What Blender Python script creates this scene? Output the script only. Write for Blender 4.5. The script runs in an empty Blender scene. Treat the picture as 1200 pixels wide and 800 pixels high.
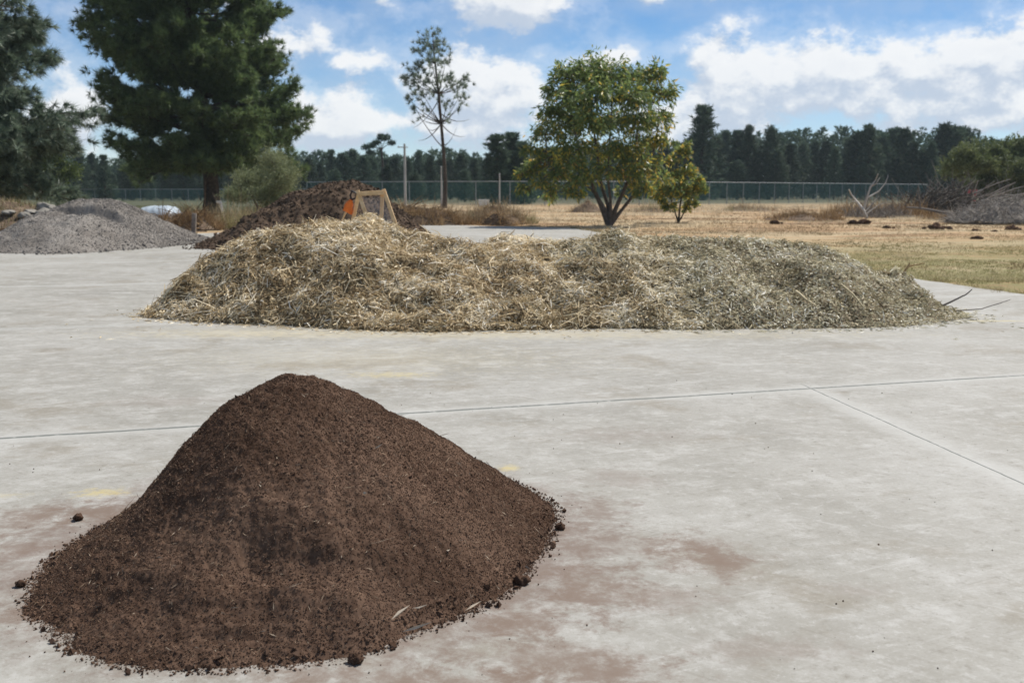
import bpy, math, random
import numpy as np
from mathutils import Vector, Matrix

# ------------------------------------------------------------------ camera, sky, sun, exposure
scene = bpy.context.scene
COL = scene.collection
H, F, HY = 1.6, 1250.0, 223.0          # eye height, focal length in photo pixels, horizon row
TH = math.atan((400 - HY) / F)
cam = bpy.data.cameras.new('camera'); camo = bpy.data.objects.new('camera', cam); COL.objects.link(camo)
camo.location = (0, 0, H); camo.rotation_euler = (math.pi / 2 - TH, 0, 0)
cam.sensor_width = 36; cam.lens = 36 * F / 1200; cam.clip_start = .05; cam.clip_end = 4000
cam.dof.use_dof = True; cam.dof.focus_distance = 6.0; cam.dof.aperture_fstop = 4.0
scene.camera = camo

SUN_EL = math.radians(54)
SUN_DIR = Vector((.72, .69, 0)).normalized() * math.cos(SUN_EL) + Vector((0, 0, math.sin(SUN_EL)))
sun = bpy.data.lights.new('sun', 'SUN'); sun.energy = 5.0; sun.angle = math.radians(.53); sun.color = (1, .95, .87)
suno = bpy.data.objects.new('sun', sun); COL.objects.link(suno)
suno.rotation_euler = SUN_DIR.to_track_quat('Z', 'Y').to_euler()
scene.view_settings.view_transform = 'Standard'; scene.view_settings.look = 'None'
scene.view_settings.exposure = 0.42; scene.view_settings.gamma = 1.0

def lk(nt, a, b): nt.links.new(a, b)
def math_n(nt, op, a, b=None, c=None, clamp=False):
    n = nt.nodes.new('ShaderNodeMath'); n.operation = op; n.use_clamp = clamp
    for i, v in enumerate((a, b, c)):
        if v is None: continue
        if isinstance(v, (int, float)): n.inputs[i].default_value = v
        else: lk(nt, v, n.inputs[i])
    return n.outputs[0]
def smooth_n(nt, v, lo, hi, tlo=0., thi=1.):
    n = nt.nodes.new('ShaderNodeMapRange'); n.interpolation_type = 'SMOOTHSTEP'
    lk(nt, v, n.inputs[0])
    for i, q in enumerate((lo, hi, tlo, thi)): n.inputs[i + 1].default_value = q
    return n.outputs[0]
def mixc(nt, f, a, b, mode='MIX'):
    n = nt.nodes.new('ShaderNodeMix'); n.data_type = 'RGBA'; n.blend_type = mode
    for sock, v in ((n.inputs[0], f), (n.inputs[6], a), (n.inputs[7], b)):
        if isinstance(v, (int, float)): sock.default_value = v
        elif isinstance(v, (tuple, list)): sock.default_value = (*v, 1)
        else: lk(nt, v, sock)
    return n.outputs[2]
def noise_n(nt, vec, scale, detail=4, rough=.55, dist=0., dim='3D'):
    n = nt.nodes.new('ShaderNodeTexNoise'); n.noise_dimensions = dim
    n.inputs['Scale'].default_value = scale; n.inputs['Detail'].default_value = detail
    n.inputs['Roughness'].default_value = rough; n.inputs['Distortion'].default_value = dist
    if vec is not None: lk(nt, vec, n.inputs['Vector'])
    return n.outputs['Fac']
def ramp_n(nt, fac, stops):
    n = nt.nodes.new('ShaderNodeValToRGB')
    el = n.color_ramp.elements
    while len(el) < len(stops): el.new(.5)
    for e, (p, c) in zip(el, stops): e.position = p; e.color = (*c, 1)
    lk(nt, fac, n.inputs[0]); return n.outputs[0]
def comb(nt, x, y, z):
    n = nt.nodes.new('ShaderNodeCombineXYZ')
    for i, v in enumerate((x, y, z)):
        if isinstance(v, (int, float)): n.inputs[i].default_value = v
        else: lk(nt, v, n.inputs[i])
    return n.outputs[0]
def vmath(nt, op, a, b):
    n = nt.nodes.new('ShaderNodeVectorMath'); n.operation = op
    for i, v in enumerate((a, b)):
        if isinstance(v, (tuple, list)): n.inputs[i].default_value = v
        else: lk(nt, v, n.inputs[i])
    return n.outputs[0] if op not in ('LENGTH', 'DISTANCE', 'DOT_PRODUCT') else n.outputs[1]

world = bpy.data.worlds.new('World'); scene.world = world; world.use_nodes = True
def build_world():
    nt = world.node_tree; nt.nodes.clear()
    out = nt.nodes.new('ShaderNodeOutputWorld'); bg = nt.nodes.new('ShaderNodeBackground')
    bg.inputs[1].default_value = .066; lk(nt, bg.outputs[0], out.inputs[0])
    sky = nt.nodes.new('ShaderNodeTexSky'); sky.sky_type = 'NISHITA'; sky.sun_disc = False
    sky.sun_elevation = SUN_EL; sky.sun_rotation = math.atan2(SUN_DIR.x, SUN_DIR.y)
    sky.altitude = 2600; sky.air_density = 1.0; sky.dust_density = .15; sky.ozone_density = 3.0
    tc = nt.nodes.new('ShaderNodeTexCoord'); sep = nt.nodes.new('ShaderNodeSeparateXYZ')
    lk(nt, tc.outputs['Generated'], sep.inputs[0])
    az = math_n(nt, 'ARCTAN2', sep.outputs[0], sep.outputs[1]); el = math_n(nt, 'ARCSINE', sep.outputs[2])
    # clouds: ellipses in azimuth / elevation (radians), broken up by noise
    blobs = []
    for px, py, rx, ry, s in [(590, 4, 100, 42, 1.), (432, 8, 42, 34, .7), (350, 62, 60, 40, .75), (405, 150, 100, 42, .95), (430, 88, 70, 22, .6),
                              (570, 118, 130, 62, .95), (1010, 106, 230, 58, 1.2), (860, 112, 95, 70, 1.1), (1140, 92, 125, 42, 1.1), (1090, 130, 150, 40, .9), (800, 140, 70, 50, .9),
                              (1080, -14, 150, 28, .8), (760, 4, 55, 24, .85), (850, 4, 50, 22, .8), (130, 0, 50, 20, .8), (90, 140, 60, 55, .95),
                              (1180, 150, 70, 30, .8), (700, 78, 60, 24, .7), (300, -60, 200, 40, .8), (900, -90, 260, 50, .9), (-250, 60, 200, 70, .9), (1500, 70, 220, 80, 1.)]:
        blobs.append((math.atan((px - 600) / F), (HY - py) / F, rx / F, ry / F, s))
    def density(azo, elo):
        v = comb(nt, azo, math_n(nt, 'MULTIPLY', elo, 1.5), .37)
        w = noise_n(nt, v, 9, 3); w2 = noise_n(nt, vmath(nt, 'ADD', v, (3.1, 1.7, .2)), 9, 3)
        azw = math_n(nt, 'ADD', azo, math_n(nt, 'MULTIPLY', math_n(nt, 'SUBTRACT', w, .5), .10))
        elw = math_n(nt, 'ADD', elo, math_n(nt, 'MULTIPLY', math_n(nt, 'SUBTRACT', w2, .5), .05))
        p = comb(nt, azw, elw, 0.)
        acc = None
        for a, e, rx, ry, s in blobs:
            d = vmath(nt, 'LENGTH', vmath(nt, 'MULTIPLY', vmath(nt, 'SUBTRACT', p, (a, e, 0)), (1 / rx, 1 / ry, 0)), (0, 0, 0))
            b = math_n(nt, 'MULTIPLY', math_n(nt, 'SUBTRACT', 1.15, d), s)
            acc = b if acc is None else math_n(nt, 'SMOOTH_MAX', acc, b, .25)
        acc = math_n(nt, 'MINIMUM', acc, .9)
        # loose cloud field overhead, outside the picture
        ov = math_n(nt, 'SUBTRACT', noise_n(nt, comb(nt, azo, elo, 4.), 2.2, 4), .45)
        acc = math_n(nt, 'MAXIMUM', acc, math_n(nt, 'MULTIPLY', ov, smooth_n(nt, elo, .3, .6, 0., 2.5)))
        fine = noise_n(nt, v, 15, 12, .64)
        return math_n(nt, 'ADD', acc, math_n(nt, 'MULTIPLY', math_n(nt, 'SUBTRACT', fine, .52), 2.5))
    d0 = density(az, el)
    d1 = density(math_n(nt, 'ADD', az, .008), math_n(nt, 'ADD', el, .016))      # towards the sun
    cover = math_n(nt, 'MAXIMUM', smooth_n(nt, d0, .05, .6), smooth_n(nt, d0, -.7, .5, 0, .38))
    shade = smooth_n(nt, math_n(nt, 'SUBTRACT', d0, d1), -.28, .34)
    thick = smooth_n(nt, d0, .5, 1.5)
    lit = mixc(nt, shade, (6.3, 7.2, 8.6), (10.8, 10.9, 11.))
    ccol = mixc(nt, math_n(nt, 'MULTIPLY', thick, .25), lit, (6.6, 7.3, 8.4))
    hs = nt.nodes.new('ShaderNodeHueSaturation'); hs.inputs['Saturation'].default_value = 1.2; hs.inputs['Value'].default_value = 1.2
    lk(nt, sky.outputs[0], hs.inputs['Color'])
    lk(nt, mixc(nt, math_n(nt, 'MULTIPLY', cover, .95), hs.outputs[0], ccol), bg.inputs[0])
    world.cycles.sampling_method = 'MANUAL'; world.cycles.sample_map_resolution = 512
build_world()

# ------------------------------------------------------------------ helpers
rng = np.random.default_rng(7)
def ray(px, py):
    u, v = (px - 600) / F, (400 - py) / F
    return np.array([u, math.cos(TH) + v * math.sin(TH), -math.sin(TH) + v * math.cos(TH)])
def G(px, py):                 # the ground point seen at a photo pixel
    r = ray(px, py); t = H / -r[2]; return np.array([r[0] * t, r[1] * t, 0.])
def D(px, py, Y):              # the point at depth Y seen at a photo pixel
    r = ray(px, py); t = Y / r[1]; return np.array([r[0] * t, Y, H + r[2] * t])

def hash2(ix, iy, seed):
    n = (ix.astype(np.int64) * 374761393 + iy.astype(np.int64) * 668265263 + seed * 1442695041) & 0x7fffffff
    n = ((n ^ (n >> 13)) * 1274126177) & 0x7fffffff
    return ((n ^ (n >> 16)) & 0xffff) / 65535.
def vnoise(x, y, seed=0):
    ix, iy = np.floor(x), np.floor(y); fx, fy = x - ix, y - iy
    fx = fx * fx * fx * (fx * (fx * 6 - 15) + 10); fy = fy * fy * fy * (fy * (fy * 6 - 15) + 10)
    a, b = hash2(ix, iy, seed), hash2(ix + 1, iy, seed); c, d = hash2(ix, iy + 1, seed), hash2(ix + 1, iy + 1, seed)
    return (a * (1 - fx) + b * fx) * (1 - fy) + (c * (1 - fx) + d * fx) * fy - .5
def fbm(x, y, octs=4, seed=0, gain=.5):
    s, a, f = 0, 1., 1.
    for k in range(octs):
        s = s + a * vnoise(x * f + 13.7 * k, y * f - 7.1 * k, seed + k); a *= gain; f *= 2.03
    return s
def unit(v): return v / np.maximum(np.linalg.norm(v, axis=-1, keepdims=True), 1e-9)
def rand_unit(n): return unit(rng.normal(size=(n, 3)))

class MB:
    """Collects triangles and quads with per-vertex 'tone' / 'tint' and builds ONE mesh object."""
    def __init__(self): self.V = []; self.T = []; self.Q = []; self.mT = []; self.mQ = []; self.tone = []; self.tint = []; self.n = 0; self.sT = []; self.sQ = []
    def add(self, V, F, tone=.5, tint=.5, mat=0, smooth=False):
        V = np.asarray(V, float).reshape(-1, 3); F = np.asarray(F, np.int64)
        if len(V) == 0 or len(F) == 0: return
        self.V.append(V); self.tone.append(np.broadcast_to(np.asarray(tone, float), (len(V),))); self.tint.append(np.broadcast_to(np.asarray(tint, float), (len(V),)))
        L, m, s = (self.T, self.mT, self.sT) if F.shape[1] == 3 else (self.Q, self.mQ, self.sQ)
        L.append(F + self.n); m.append(np.full(len(F), mat)); s.append(np.full(len(F), smooth)); self.n += len(V)
    def build(self, name, mats, parent=None, loc=None):
        me = bpy.data.meshes.new(name)
        V = np.concatenate(self.V)
        T = np.concatenate(self.T) if self.T else np.zeros((0, 3), np.int64); Q = np.concatenate(self.Q) if self.Q else np.zeros((0, 4), np.int64)
        me.vertices.add(len(V)); me.vertices.foreach_set('co', V.astype(np.float32).ravel())
        me.loops.add(T.size + Q.size); me.loops.foreach_set('vertex_index', np.concatenate([T.ravel(), Q.ravel()]).astype(np.int32))
        me.polygons.add(len(T) + len(Q))
        me.polygons.foreach_set('loop_start', np.concatenate([np.arange(len(T)) * 3, T.size + np.arange(len(Q)) * 4]).astype(np.int32))
        me.polygons.foreach_set('material_index', np.concatenate(self.mT + self.mQ).astype(np.int32))
        me.polygons.foreach_set('use_smooth', np.concatenate(self.sT + self.sQ).astype(bool))
        me.update(calc_edges=True)
        for nm, arr in (('tone', self.tone), ('tint', self.tint)):
            a = me.attributes.new(nm, 'FLOAT', 'POINT'); a.data.foreach_set('value', np.concatenate(arr).astype(np.float32))
        for m in (mats if isinstance(mats, (list, tuple)) else [mats]): me.materials.append(m)
        o = bpy.data.objects.new(name, me); COL.objects.link(o)
        if parent is not None: o.parent = parent
        if loc is not None: o.location = loc
        return o

def tag(o, label, cat, group=None):
    o['label'] = label; o['category'] = cat
    if group: o['group'] = group
    return o
def structure(o): o['kind'] = 'structure'; return o
def stuff(o): o['kind'] = 'stuff'; return o
def thing(name, loc, label, cat, group=None, rz=0):
    o = bpy.data.objects.new(name, None); COL.objects.link(o); o.location = loc; o.rotation_euler = (0, 0, rz); o.empty_display_size = .2
    return tag(o, label, cat, group)
def dup(root, loc, rz=0, sc=None, label=None, group=None):
    r = root.copy(); COL.objects.link(r); r.location = loc; r.rotation_euler = (0, 0, rz)
    if sc is not None: r.scale = sc
    if label: r['label'] = label
    if group: r['group'] = group
    for ch in list(root.children):
        c = ch.copy(); COL.objects.link(c); c.parent = r
        for g in list(ch.children):
            d = g.copy(); COL.objects.link(d); d.parent = c
    return r

def tube(mb, pts, rad, n=7, mat=0, tone=.5, tint=.5, cap=True):
    pts = np.asarray(pts, float); m = len(pts); rad = np.broadcast_to(np.asarray(rad, float), (m,))
    t = unit(np.gradient(pts, axis=0)); ref = np.array([0, 0, 1.]) if abs(t[:, 2]).mean() < .8 else np.array([1., 0, 0])
    a = unit(np.cross(t, ref)); b = np.cross(t, a)
    ang = np.arange(n) / n * 2 * math.pi
    V = pts[:, None] + rad[:, None, None] * (np.cos(ang)[None, :, None] * a[:, None] + np.sin(ang)[None, :, None] * b[:, None])
    i, j = np.meshgrid(np.arange(m - 1), np.arange(n), indexing='ij'); j2 = (j + 1) % n
    Fq = np.stack([i * n + j, i * n + j2, (i + 1) * n + j2, (i + 1) * n + j], -1).reshape(-1, 4)
    mb.add(V.reshape(-1, 3), Fq, tone, tint, mat, True)
    if cap:
        for k in (0, m - 1):
            W = np.vstack([V[k], pts[k]]); jj = np.arange(n)
            f = np.stack([jj, (jj + 1) % n, np.full(n, n)], -1)
            mb.add(W, f if k else f[:, ::-1], tone, tint, mat)
def bezier_pts(p0, p1, p2, n=8):
    t = np.linspace(0, 1, n)[:, None]; return (1 - t) ** 2 * np.asarray(p0) + 2 * t * (1 - t) * np.asarray(p1) + t * t * np.asarray(p2)
def box(mb, c, s, rot=None, mat=0, tone=.5, bevel=.0):
    c = np.asarray(c, float); h = np.asarray(s, float) / 2; b = min(bevel, *(h * .45)) if bevel else 0
    corners = np.array([[x, y, z] for x in (-1, 1) for y in (-1, 1) for z in (-1, 1)], float)
    if not b:
        V = corners * h; Fq = np.array([[0, 1, 3, 2], [4, 6, 7, 5], [0, 4, 5, 1], [2, 3, 7, 6], [0, 2, 6, 4], [1, 5, 7, 3]]); F3 = None
    else:
        V = []; idx = {}
        for k, q in enumerate(corners):
            for ax in range(3):
                p = q * (h - b); p[ax] = q[ax] * h[ax]; idx[k, ax] = len(V); V.append(p)
        V = np.array(V); Fq = []; base = {0: ([0, 1, 3, 2], [4, 6, 7, 5]), 1: ([0, 4, 5, 1], [2, 3, 7, 6]), 2: ([0, 2, 6, 4], [1, 5, 7, 3])}
        for ax in base:
            for q in base[ax]: Fq.append([idx[k, ax] for k in q])
        for a in range(8):
            for bit, ax in ((4, 0), (2, 1), (1, 2)):
                if not a & bit:
                    k2 = a | bit; o1, o2 = [q for q in range(3) if q != ax]
                    Fq.append([idx[a, o1], idx[a, o2], idx[k2, o2], idx[k2, o1]])
        F3 = np.array([[idx[k, 0], idx[k, 1], idx[k, 2]] for k in range(8)]); Fq = np.array(Fq)
    if rot is not None: V = V @ np.asarray(rot).T
    n0 = mb.n
    mb.add(V + c, Fq, tone, .5, mat)
    if F3 is not None: mb.T.append(F3 + n0); mb.mT.append(np.full(8, mat)); mb.sT.append(np.full(8, False))
def beam(mb, p, q, w, d, up=(0, 0, 1), tone=.5, mat=0):
    p, q = np.asarray(p, float), np.asarray(q, float); z = q - p; L = np.linalg.norm(z); z = z / L
    x = unit(np.cross(np.asarray(up, float), z)); y = np.cross(z, x)
    box(mb, (p + q) / 2, (w, d, L), np.stack([x, y, z], 1), mat, tone, min(w, d) * .12)

def leaves(mb, C, A, L, W, tone, tint=.5, mat=0, fold=0.):
    """diamond leaves: centres C (base), axes A, lengths L, widths W"""
    n = len(C); L = np.broadcast_to(L, (n,))[:, None]; W = np.broadcast_to(W, (n,))[:, None]
    A = unit(A); S = unit(np.cross(A, rand_unit(n))); N = np.cross(A, S)
    V = np.stack([C, C + A * L * .45 + S * W * .5 + N * fold * W, C + A * L, C + A * L * .45 - S * W * .5 + N * fold * W], 1).reshape(-1, 3)
    Fq = np.arange(4 * n).reshape(n, 4)
    mb.add(V, Fq, np.repeat(np.broadcast_to(tone, (n,)), 4), np.repeat(np.broadcast_to(tint, (n,)), 4), mat)
def needles(mb, C, A, L, W, tone, tint=.5, mat=0):
    n = len(C); L = np.broadcast_to(L, (n,))[:, None]; W = np.broadcast_to(W, (n,))[:, None]
    A = unit(A); S = unit(np.cross(A, rand_unit(n)))
    V = np.stack([C - S * W * .5, C + S * W * .5, C + A * L], 1).reshape(-1, 3)
    mb.add(V, np.arange(3 * n).reshape(n, 3), np.repeat(np.broadcast_to(tone, (n,)), 3), np.repeat(np.broadcast_to(tint, (n,)), 3), mat)
OCT_V = np.array([[1, 0, 0], [-1, 0, 0], [0, 1, 0], [0, -1, 0], [0, 0, 1], [0, 0, -1]], float)
OCT_F = np.array([[0, 2, 4], [2, 1, 4], [1, 3, 4], [3, 0, 4], [2, 0, 5], [1, 2, 5], [3, 1, 5], [0, 3, 5]])
def rand_rot(n):
    q = unit(rng.normal(size=(n, 4))); w, x, y, z = q.T
    return np.stack([1 - 2 * (y * y + z * z), 2 * (x * y - z * w), 2 * (x * z + y * w), 2 * (x * y + z * w), 1 - 2 * (x * x + z * z), 2 * (y * z - x * w),
                     2 * (x * z - y * w), 2 * (y * z + x * w), 1 - 2 * (x * x + y * y)], -1).reshape(n, 3, 3)
def crumbs(mb, C, S, tone, tint=.5, mat=0, flat=.5):
    """angular little lumps"""
    n = len(C); v = OCT_V[None] * rng.uniform(1 - flat, 1 + flat * .4, (n, 6, 1)) * rng.uniform(.6, 1.2, (n, 1, 3))
    v = np.einsum('nij,nkj->nki', rand_rot(n), v) * np.broadcast_to(S, (n,))[:, None, None] + C[:, None]
    f = (OCT_F[None] + 6 * np.arange(n)[:, None, None]).reshape(-1, 3)
    mb.add(v.reshape(-1, 3), f, np.repeat(np.broadcast_to(tone, (n,)), 6), np.repeat(np.broadcast_to(tint, (n,)), 6), mat)
def ico(sub):
    import bmesh
    bm = bmesh.new(); bmesh.ops.create_icosphere(bm, subdivisions=sub, radius=1); bm.verts.ensure_lookup_table()
    V = np.array([v.co[:] for v in bm.verts]); Fc = np.array([[v.index for v in f.verts] for f in bm.faces]); bm.free(); return V, Fc
ICO = {k: ico(k) for k in (1, 2, 3, 4)}
def rock(mb, c, s, seed, sub=3, rough=.25, tone=.5, mat=0, smooth=True, freq=1.6):
    V, Fc = ICO[sub]; k = 1 + rough * (fbm(V[:, 0] * freq + V[:, 2] * 1.3, V[:, 1] * freq - V[:, 2] * .9, 4, seed) * 1.6)
    r2 = np.random.default_rng(seed); a = r2.uniform(0, 6.28)
    W = V * k[:, None] * np.asarray(s)
    R = np.array([[math.cos(a), -math.sin(a), 0], [math.sin(a), math.cos(a), 0], [0, 0, 1]])
    mb.add(W @ R.T + np.asarray(c), Fc, tone, .5, mat, smooth)

# ------------------------------------------------------------------ materials
def new_mat(name):
    m = bpy.data.materials.new(name); m.use_nodes = True; nt = m.node_tree; nt.nodes.clear()
    out = nt.nodes.new('ShaderNodeOutputMaterial'); b = nt.nodes.new('ShaderNodeBsdfPrincipled'); lk(nt, b.outputs[0], out.inputs[0])
    b.inputs['Specular IOR Level'].default_value = .25
    return m, nt, b, out
def attr(nt, n):
    a = nt.nodes.new('ShaderNodeAttribute'); a.attribute_name = n; return a.outputs['Fac']
def objco(nt): return nt.nodes.new('ShaderNodeTexCoord').outputs['Object']
def bump_n(nt, b, h, strength, dist):
    n = nt.nodes.new('ShaderNodeBump'); n.inputs['Strength'].default_value = strength; n.inputs['Distance'].default_value = dist
    lk(nt, h, n.inputs['Height']); lk(nt, n.outputs[0], b.inputs['Normal'])
def noise_mat(name, stops, scale, rough=.9, bump=0., bscale=None, bdist=.01, detail=6, spec=.2):
    m, nt, b, o = new_mat(name); v = objco(nt)
    lk(nt, ramp_n(nt, noise_n(nt, v, scale, detail, .6), stops), b.inputs['Base Color']); b.inputs['Roughness'].default_value = rough
    b.inputs['Specular IOR Level'].default_value = spec
    if bump: bump_n(nt, b, noise_n(nt, v, bscale or scale * 3, 6, .65), bump, bdist)
    return m
def tone_mat(name, stops, stops2=None, rough=.8, trans=0., objrand=0., spec=.2, nscale=0):
    """colour by the per-piece 'tone'; 'tint' blends to a second ramp"""
    m, nt, b, out = new_mat(name); t = attr(nt, 'tone')
    if nscale: t = math_n(nt, 'ADD', t, math_n(nt, 'MULTIPLY', math_n(nt, 'SUBTRACT', noise_n(nt, objco(nt), nscale, 3), .5), .5))
    c = ramp_n(nt, t, stops)
    if stops2: c = mixc(nt, attr(nt, 'tint'), c, ramp_n(nt, t, stops2))
    if objrand:
        oi = nt.nodes.new('ShaderNodeObjectInfo'); hs = nt.nodes.new('ShaderNodeHueSaturation'); lk(nt, c, hs.inputs['Color'])
        r = nt.nodes.new('ShaderNodeMapRange'); lk(nt, oi.outputs['Random'], r.inputs[0]); r.inputs[3].default_value = 1 - objrand; r.inputs[4].default_value = 1 + objrand
        lk(nt, r.outputs[0], hs.inputs['Value'])
        r2 = nt.nodes.new('ShaderNodeMapRange'); lk(nt, math_n(nt, 'FRACT', math_n(nt, 'MULTIPLY', oi.outputs['Random'], 7.3)), r2.inputs[0]); r2.inputs[3].default_value = .485; r2.inputs[4].default_value = .53
        lk(nt, r2.outputs[0], hs.inputs['Hue']); c = hs.outputs[0]
    lk(nt, c, b.inputs['Base Color']); b.inputs['Roughness'].default_value = rough; b.inputs['Specular IOR Level'].default_value = spec
    if trans:
        tr = nt.nodes.new('ShaderNodeBsdfTranslucent'); mx = nt.nodes.new('ShaderNodeMixShader'); mx.inputs[0].default_value = trans
        lk(nt, c, tr.inputs[0]); lk(nt, b.outputs[0], mx.inputs[1]); lk(nt, tr.outputs[0], mx.inputs[2]); lk(nt, mx.outputs[0], out.inputs[0])
    return m

SOIL_C = (-1.02, 4.80)          # foot of the near heap's apex
JA = G(950, 455); JT0, JT1 = G(0, 510), G(1200, 437); JL1 = G(1200, 567)
TD = unit((JT1 - JT0)[:2]); LD = unit((JA - JL1)[:2])      # directions of the two families of joints

def concrete_material():
    m, nt, b, out = new_mat('weathered_concrete'); v = objco(nt)
    sep = nt.nodes.new('ShaderNodeSeparateXYZ'); lk(nt, v, sep.inputs[0]); X, Y = sep.outputs[0], sep.outputs[1]
    n1 = noise_n(nt, v, .55, 6, .6, .4); n2 = noise_n(nt, v, 3.2, 10, .72); n3 = noise_n(nt, v, 55, 6, .75); n4 = noise_n(nt, vmath(nt, 'ADD', v, (31, 7, 2)), 1.1, 9, .7, .2)
    n5 = noise_n(nt, vmath(nt, 'ADD', v, (3, 17, 2)), 13, 9, .78)
    # trowel streaks run across the slab
    al = vmath(nt, 'DOT_PRODUCT', v, (TD[0], TD[1], 0)); ac = vmath(nt, 'DOT_PRODUCT', v, (-TD[1], TD[0], 0))
    st = noise_n(nt, comb(nt, math_n(nt, 'MULTIPLY', al, .8), math_n(nt, 'MULTIPLY', ac, 3.2), 0.), 1.3, 6, .65, .6)
    c = ramp_n(nt, n1, [(.32, (.215, .207, .182)), (.5, (.262, .254, .228)), (.66, (.30, .293, .27))])
    c = mixc(nt, smooth_n(nt, n2, .46, .66, 0, .75), c, (.355, .35, .33))
    c = mixc(nt, smooth_n(nt, st, .54, .70, 0, .28), c, (.18, .168, .142))
    c = mixc(nt, smooth_n(nt, n4, .52, .66, 0, .6), c, (.185, .163, .125))
    c = mixc(nt, smooth_n(nt, st, .46, .32, 0, .28), c, (.385, .38, .365))
    c = mixc(nt, smooth_n(nt, n3, .53, .66, 0, .5), c, (.20, .182, .15)); c = mixc(nt, smooth_n(nt, n3, .45, .34, 0, .35), c, (.42, .415, .40))
    grit = noise_n(nt, v, 130, 3, .6); c = mixc(nt, smooth_n(nt, grit, .63, .72, 0, .55), c, (.13, .115, .095))
    c = mixc(nt, smooth_n(nt, n5, .53, .66, 0, .6), c, (.165, .152, .128)); c = mixc(nt, smooth_n(nt, n5, .47, .36, 0, .5), c, (.385, .38, .362))
    for ang, sc, am in ((.5, 1., .4), (-.75, 1.4, .35)):
        ca, sa = math.cos(ang), math.sin(ang); q = comb(nt, math_n(nt, 'MULTIPLY', vmath(nt, 'DOT_PRODUCT', v, (ca, sa, 0)), 1.3 * sc), math_n(nt, 'MULTIPLY', vmath(nt, 'DOT_PRODUCT', v, (-sa, ca, 0)), 16 * sc), 1.7 * sc)
        w = noise_n(nt, q, 1., 8, .75, .3); c = mixc(nt, smooth_n(nt, w, .56, .7, 0, am), c, (.16, .145, .118)); c = mixc(nt, smooth_n(nt, w, .43, .3, 0, am), c, (.40, .395, .38))
    # soil trodden into the surface round the near heap and in patches
    def patch(px, py, rx, ry, nz, lo, hi, col, amt, cc):
        g = G(px, py)
        d = vmath(nt, 'LENGTH', vmath(nt, 'MULTIPLY', vmath(nt, 'SUBTRACT', v, (float(g[0]), float(g[1]), 0)), (1 / rx, 1 / ry, 0)), (0, 0, 0))
        k = math_n(nt, 'ADD', math_n(nt, 'SUBTRACT', 1., d), math_n(nt, 'MULTIPLY', math_n(nt, 'SUBTRACT', nz, .5), 3.2))
        return mixc(nt, smooth_n(nt, k, lo, hi, 0, amt), cc, col)
    soiln = noise_n(nt, vmath(nt, 'ADD', v, (5, 9, 0)), 7, 12, .78, .2)
    d = vmath(nt, 'LENGTH', vmath(nt, 'SUBTRACT', v, (SOIL_C[0] + .1, SOIL_C[1] - .05, 0)), (0, 0, 0))
    k = math_n(nt, 'ADD', math_n(nt, 'DIVIDE', math_n(nt, 'SUBTRACT', 1.52, d), .45), math_n(nt, 'MULTIPLY', math_n(nt, 'SUBTRACT', soiln, .5), 3.4))
    c = mixc(nt, smooth_n(nt, k, -.2, 1.1, 0, .8), c, (.135, .095, .075))
    for px, py, rx, ry, a in [(815, 640, .30, .30, .95), (850, 665, .25, .22, .8), (700, 690, .35, .5, .8), (690, 790, .5, .25, .9), (560, 800, .6, .15, .7), (700, 600, .25, .5, .6), (620, 730, .3, .3, .9), (120, 600, .35, .25, .9), (30, 610, .3, .5, .7), (20, 720, .2, .3, .8), (820, 655, .42, .22, .75), (770, 700, .5, .25, .55), (640, 770, .5, .3, .7), (450, 795, .6, .2, .7), (900, 760, .4, .2, .45), (730, 560, .4, .35, .4), (720, 640, .55, .4, .4),
                              (60, 600, .4, .3, .55), (10, 640, .3, .3, .5), (740, 510, .8, .4, .3), (200, 470, .8, .4, .25), (1000, 690, .3, .15, .3)]:
        c = patch(px, py, rx, ry, soiln, .15, 1.0, (.15, .11, .085), min(.9, a * .9), c)
    yn = noise_n(nt, v, 14, 8, .75)
    for px, py, rx, ry, a in [(118, 577, .22, .14, .7), (460, 439, .6, .25, .5), (597, 548, .1, .14, .7), (1170, 376, .9, .12, .6), (10, 580, .2, .08, .25)]:
        c = patch(px, py, rx, ry, yn, .15, 1.1, (.44, .36, .15), min(1, a * .9), c)
    # straw dust in front of the mulch
    for px, py, rx, ry, a in [(600, 392, 4.6, .5, .45), (300, 390, 1.8, .5, .4), (450, 420, 2.5, 1.2, .22)]:
        c = patch(px, py, rx, ry, noise_n(nt, v, 9, 7, .7), -.2, 1.2, (.42, .37, .25), a, c)
    # sawn joints
    wob = math_n(nt, 'MULTIPLY', math_n(nt, 'SUBTRACT', noise_n(nt, v, 2.5, 10, .7), .5), .035)
    dark = None; pale = None
    for o, dr, wd in [(JA, TD, .026), (JA, LD, .0048)] + [(JA + np.array([LD[0], LD[1], 0]) * q, TD, .006) for q in (6.1, 12.2, 18.3, 24.4, 30.5, -6.1)]:
        nrm = (-dr[1], dr[0], 0); off = -float(np.dot(nrm[:2], o[:2]))
        dd = math_n(nt, 'ABSOLUTE', math_n(nt, 'ADD', math_n(nt, 'ADD', vmath(nt, 'DOT_PRODUCT', v, nrm), off), wob))
        fade = math_n(nt, 'SUBTRACT', 1., 0.) if dr is TD else smooth_n(nt, math_n(nt, 'ADD', vmath(nt, 'DOT_PRODUCT', v, (LD[0], LD[1], 0)), -float(np.dot(LD, JA[:2]))), .02, .3, 1., .0)
        k = smooth_n(nt, math_n(nt, 'SUBTRACT', dd, math_n(nt, 'MULTIPLY', n2, .006)), wd * .4, wd * 1.2, 1, 0); k = math_n(nt, 'MULTIPLY', k, fade)
        dark = k if dark is None else math_n(nt, 'MAXIMUM', dark, k)
        p = smooth_n(nt, math_n(nt, 'ADD', dd, math_n(nt, 'MULTIPLY', n2, .25)), .12, .34, 1, 0); p = math_n(nt, 'MULTIPLY', p, fade)
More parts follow.
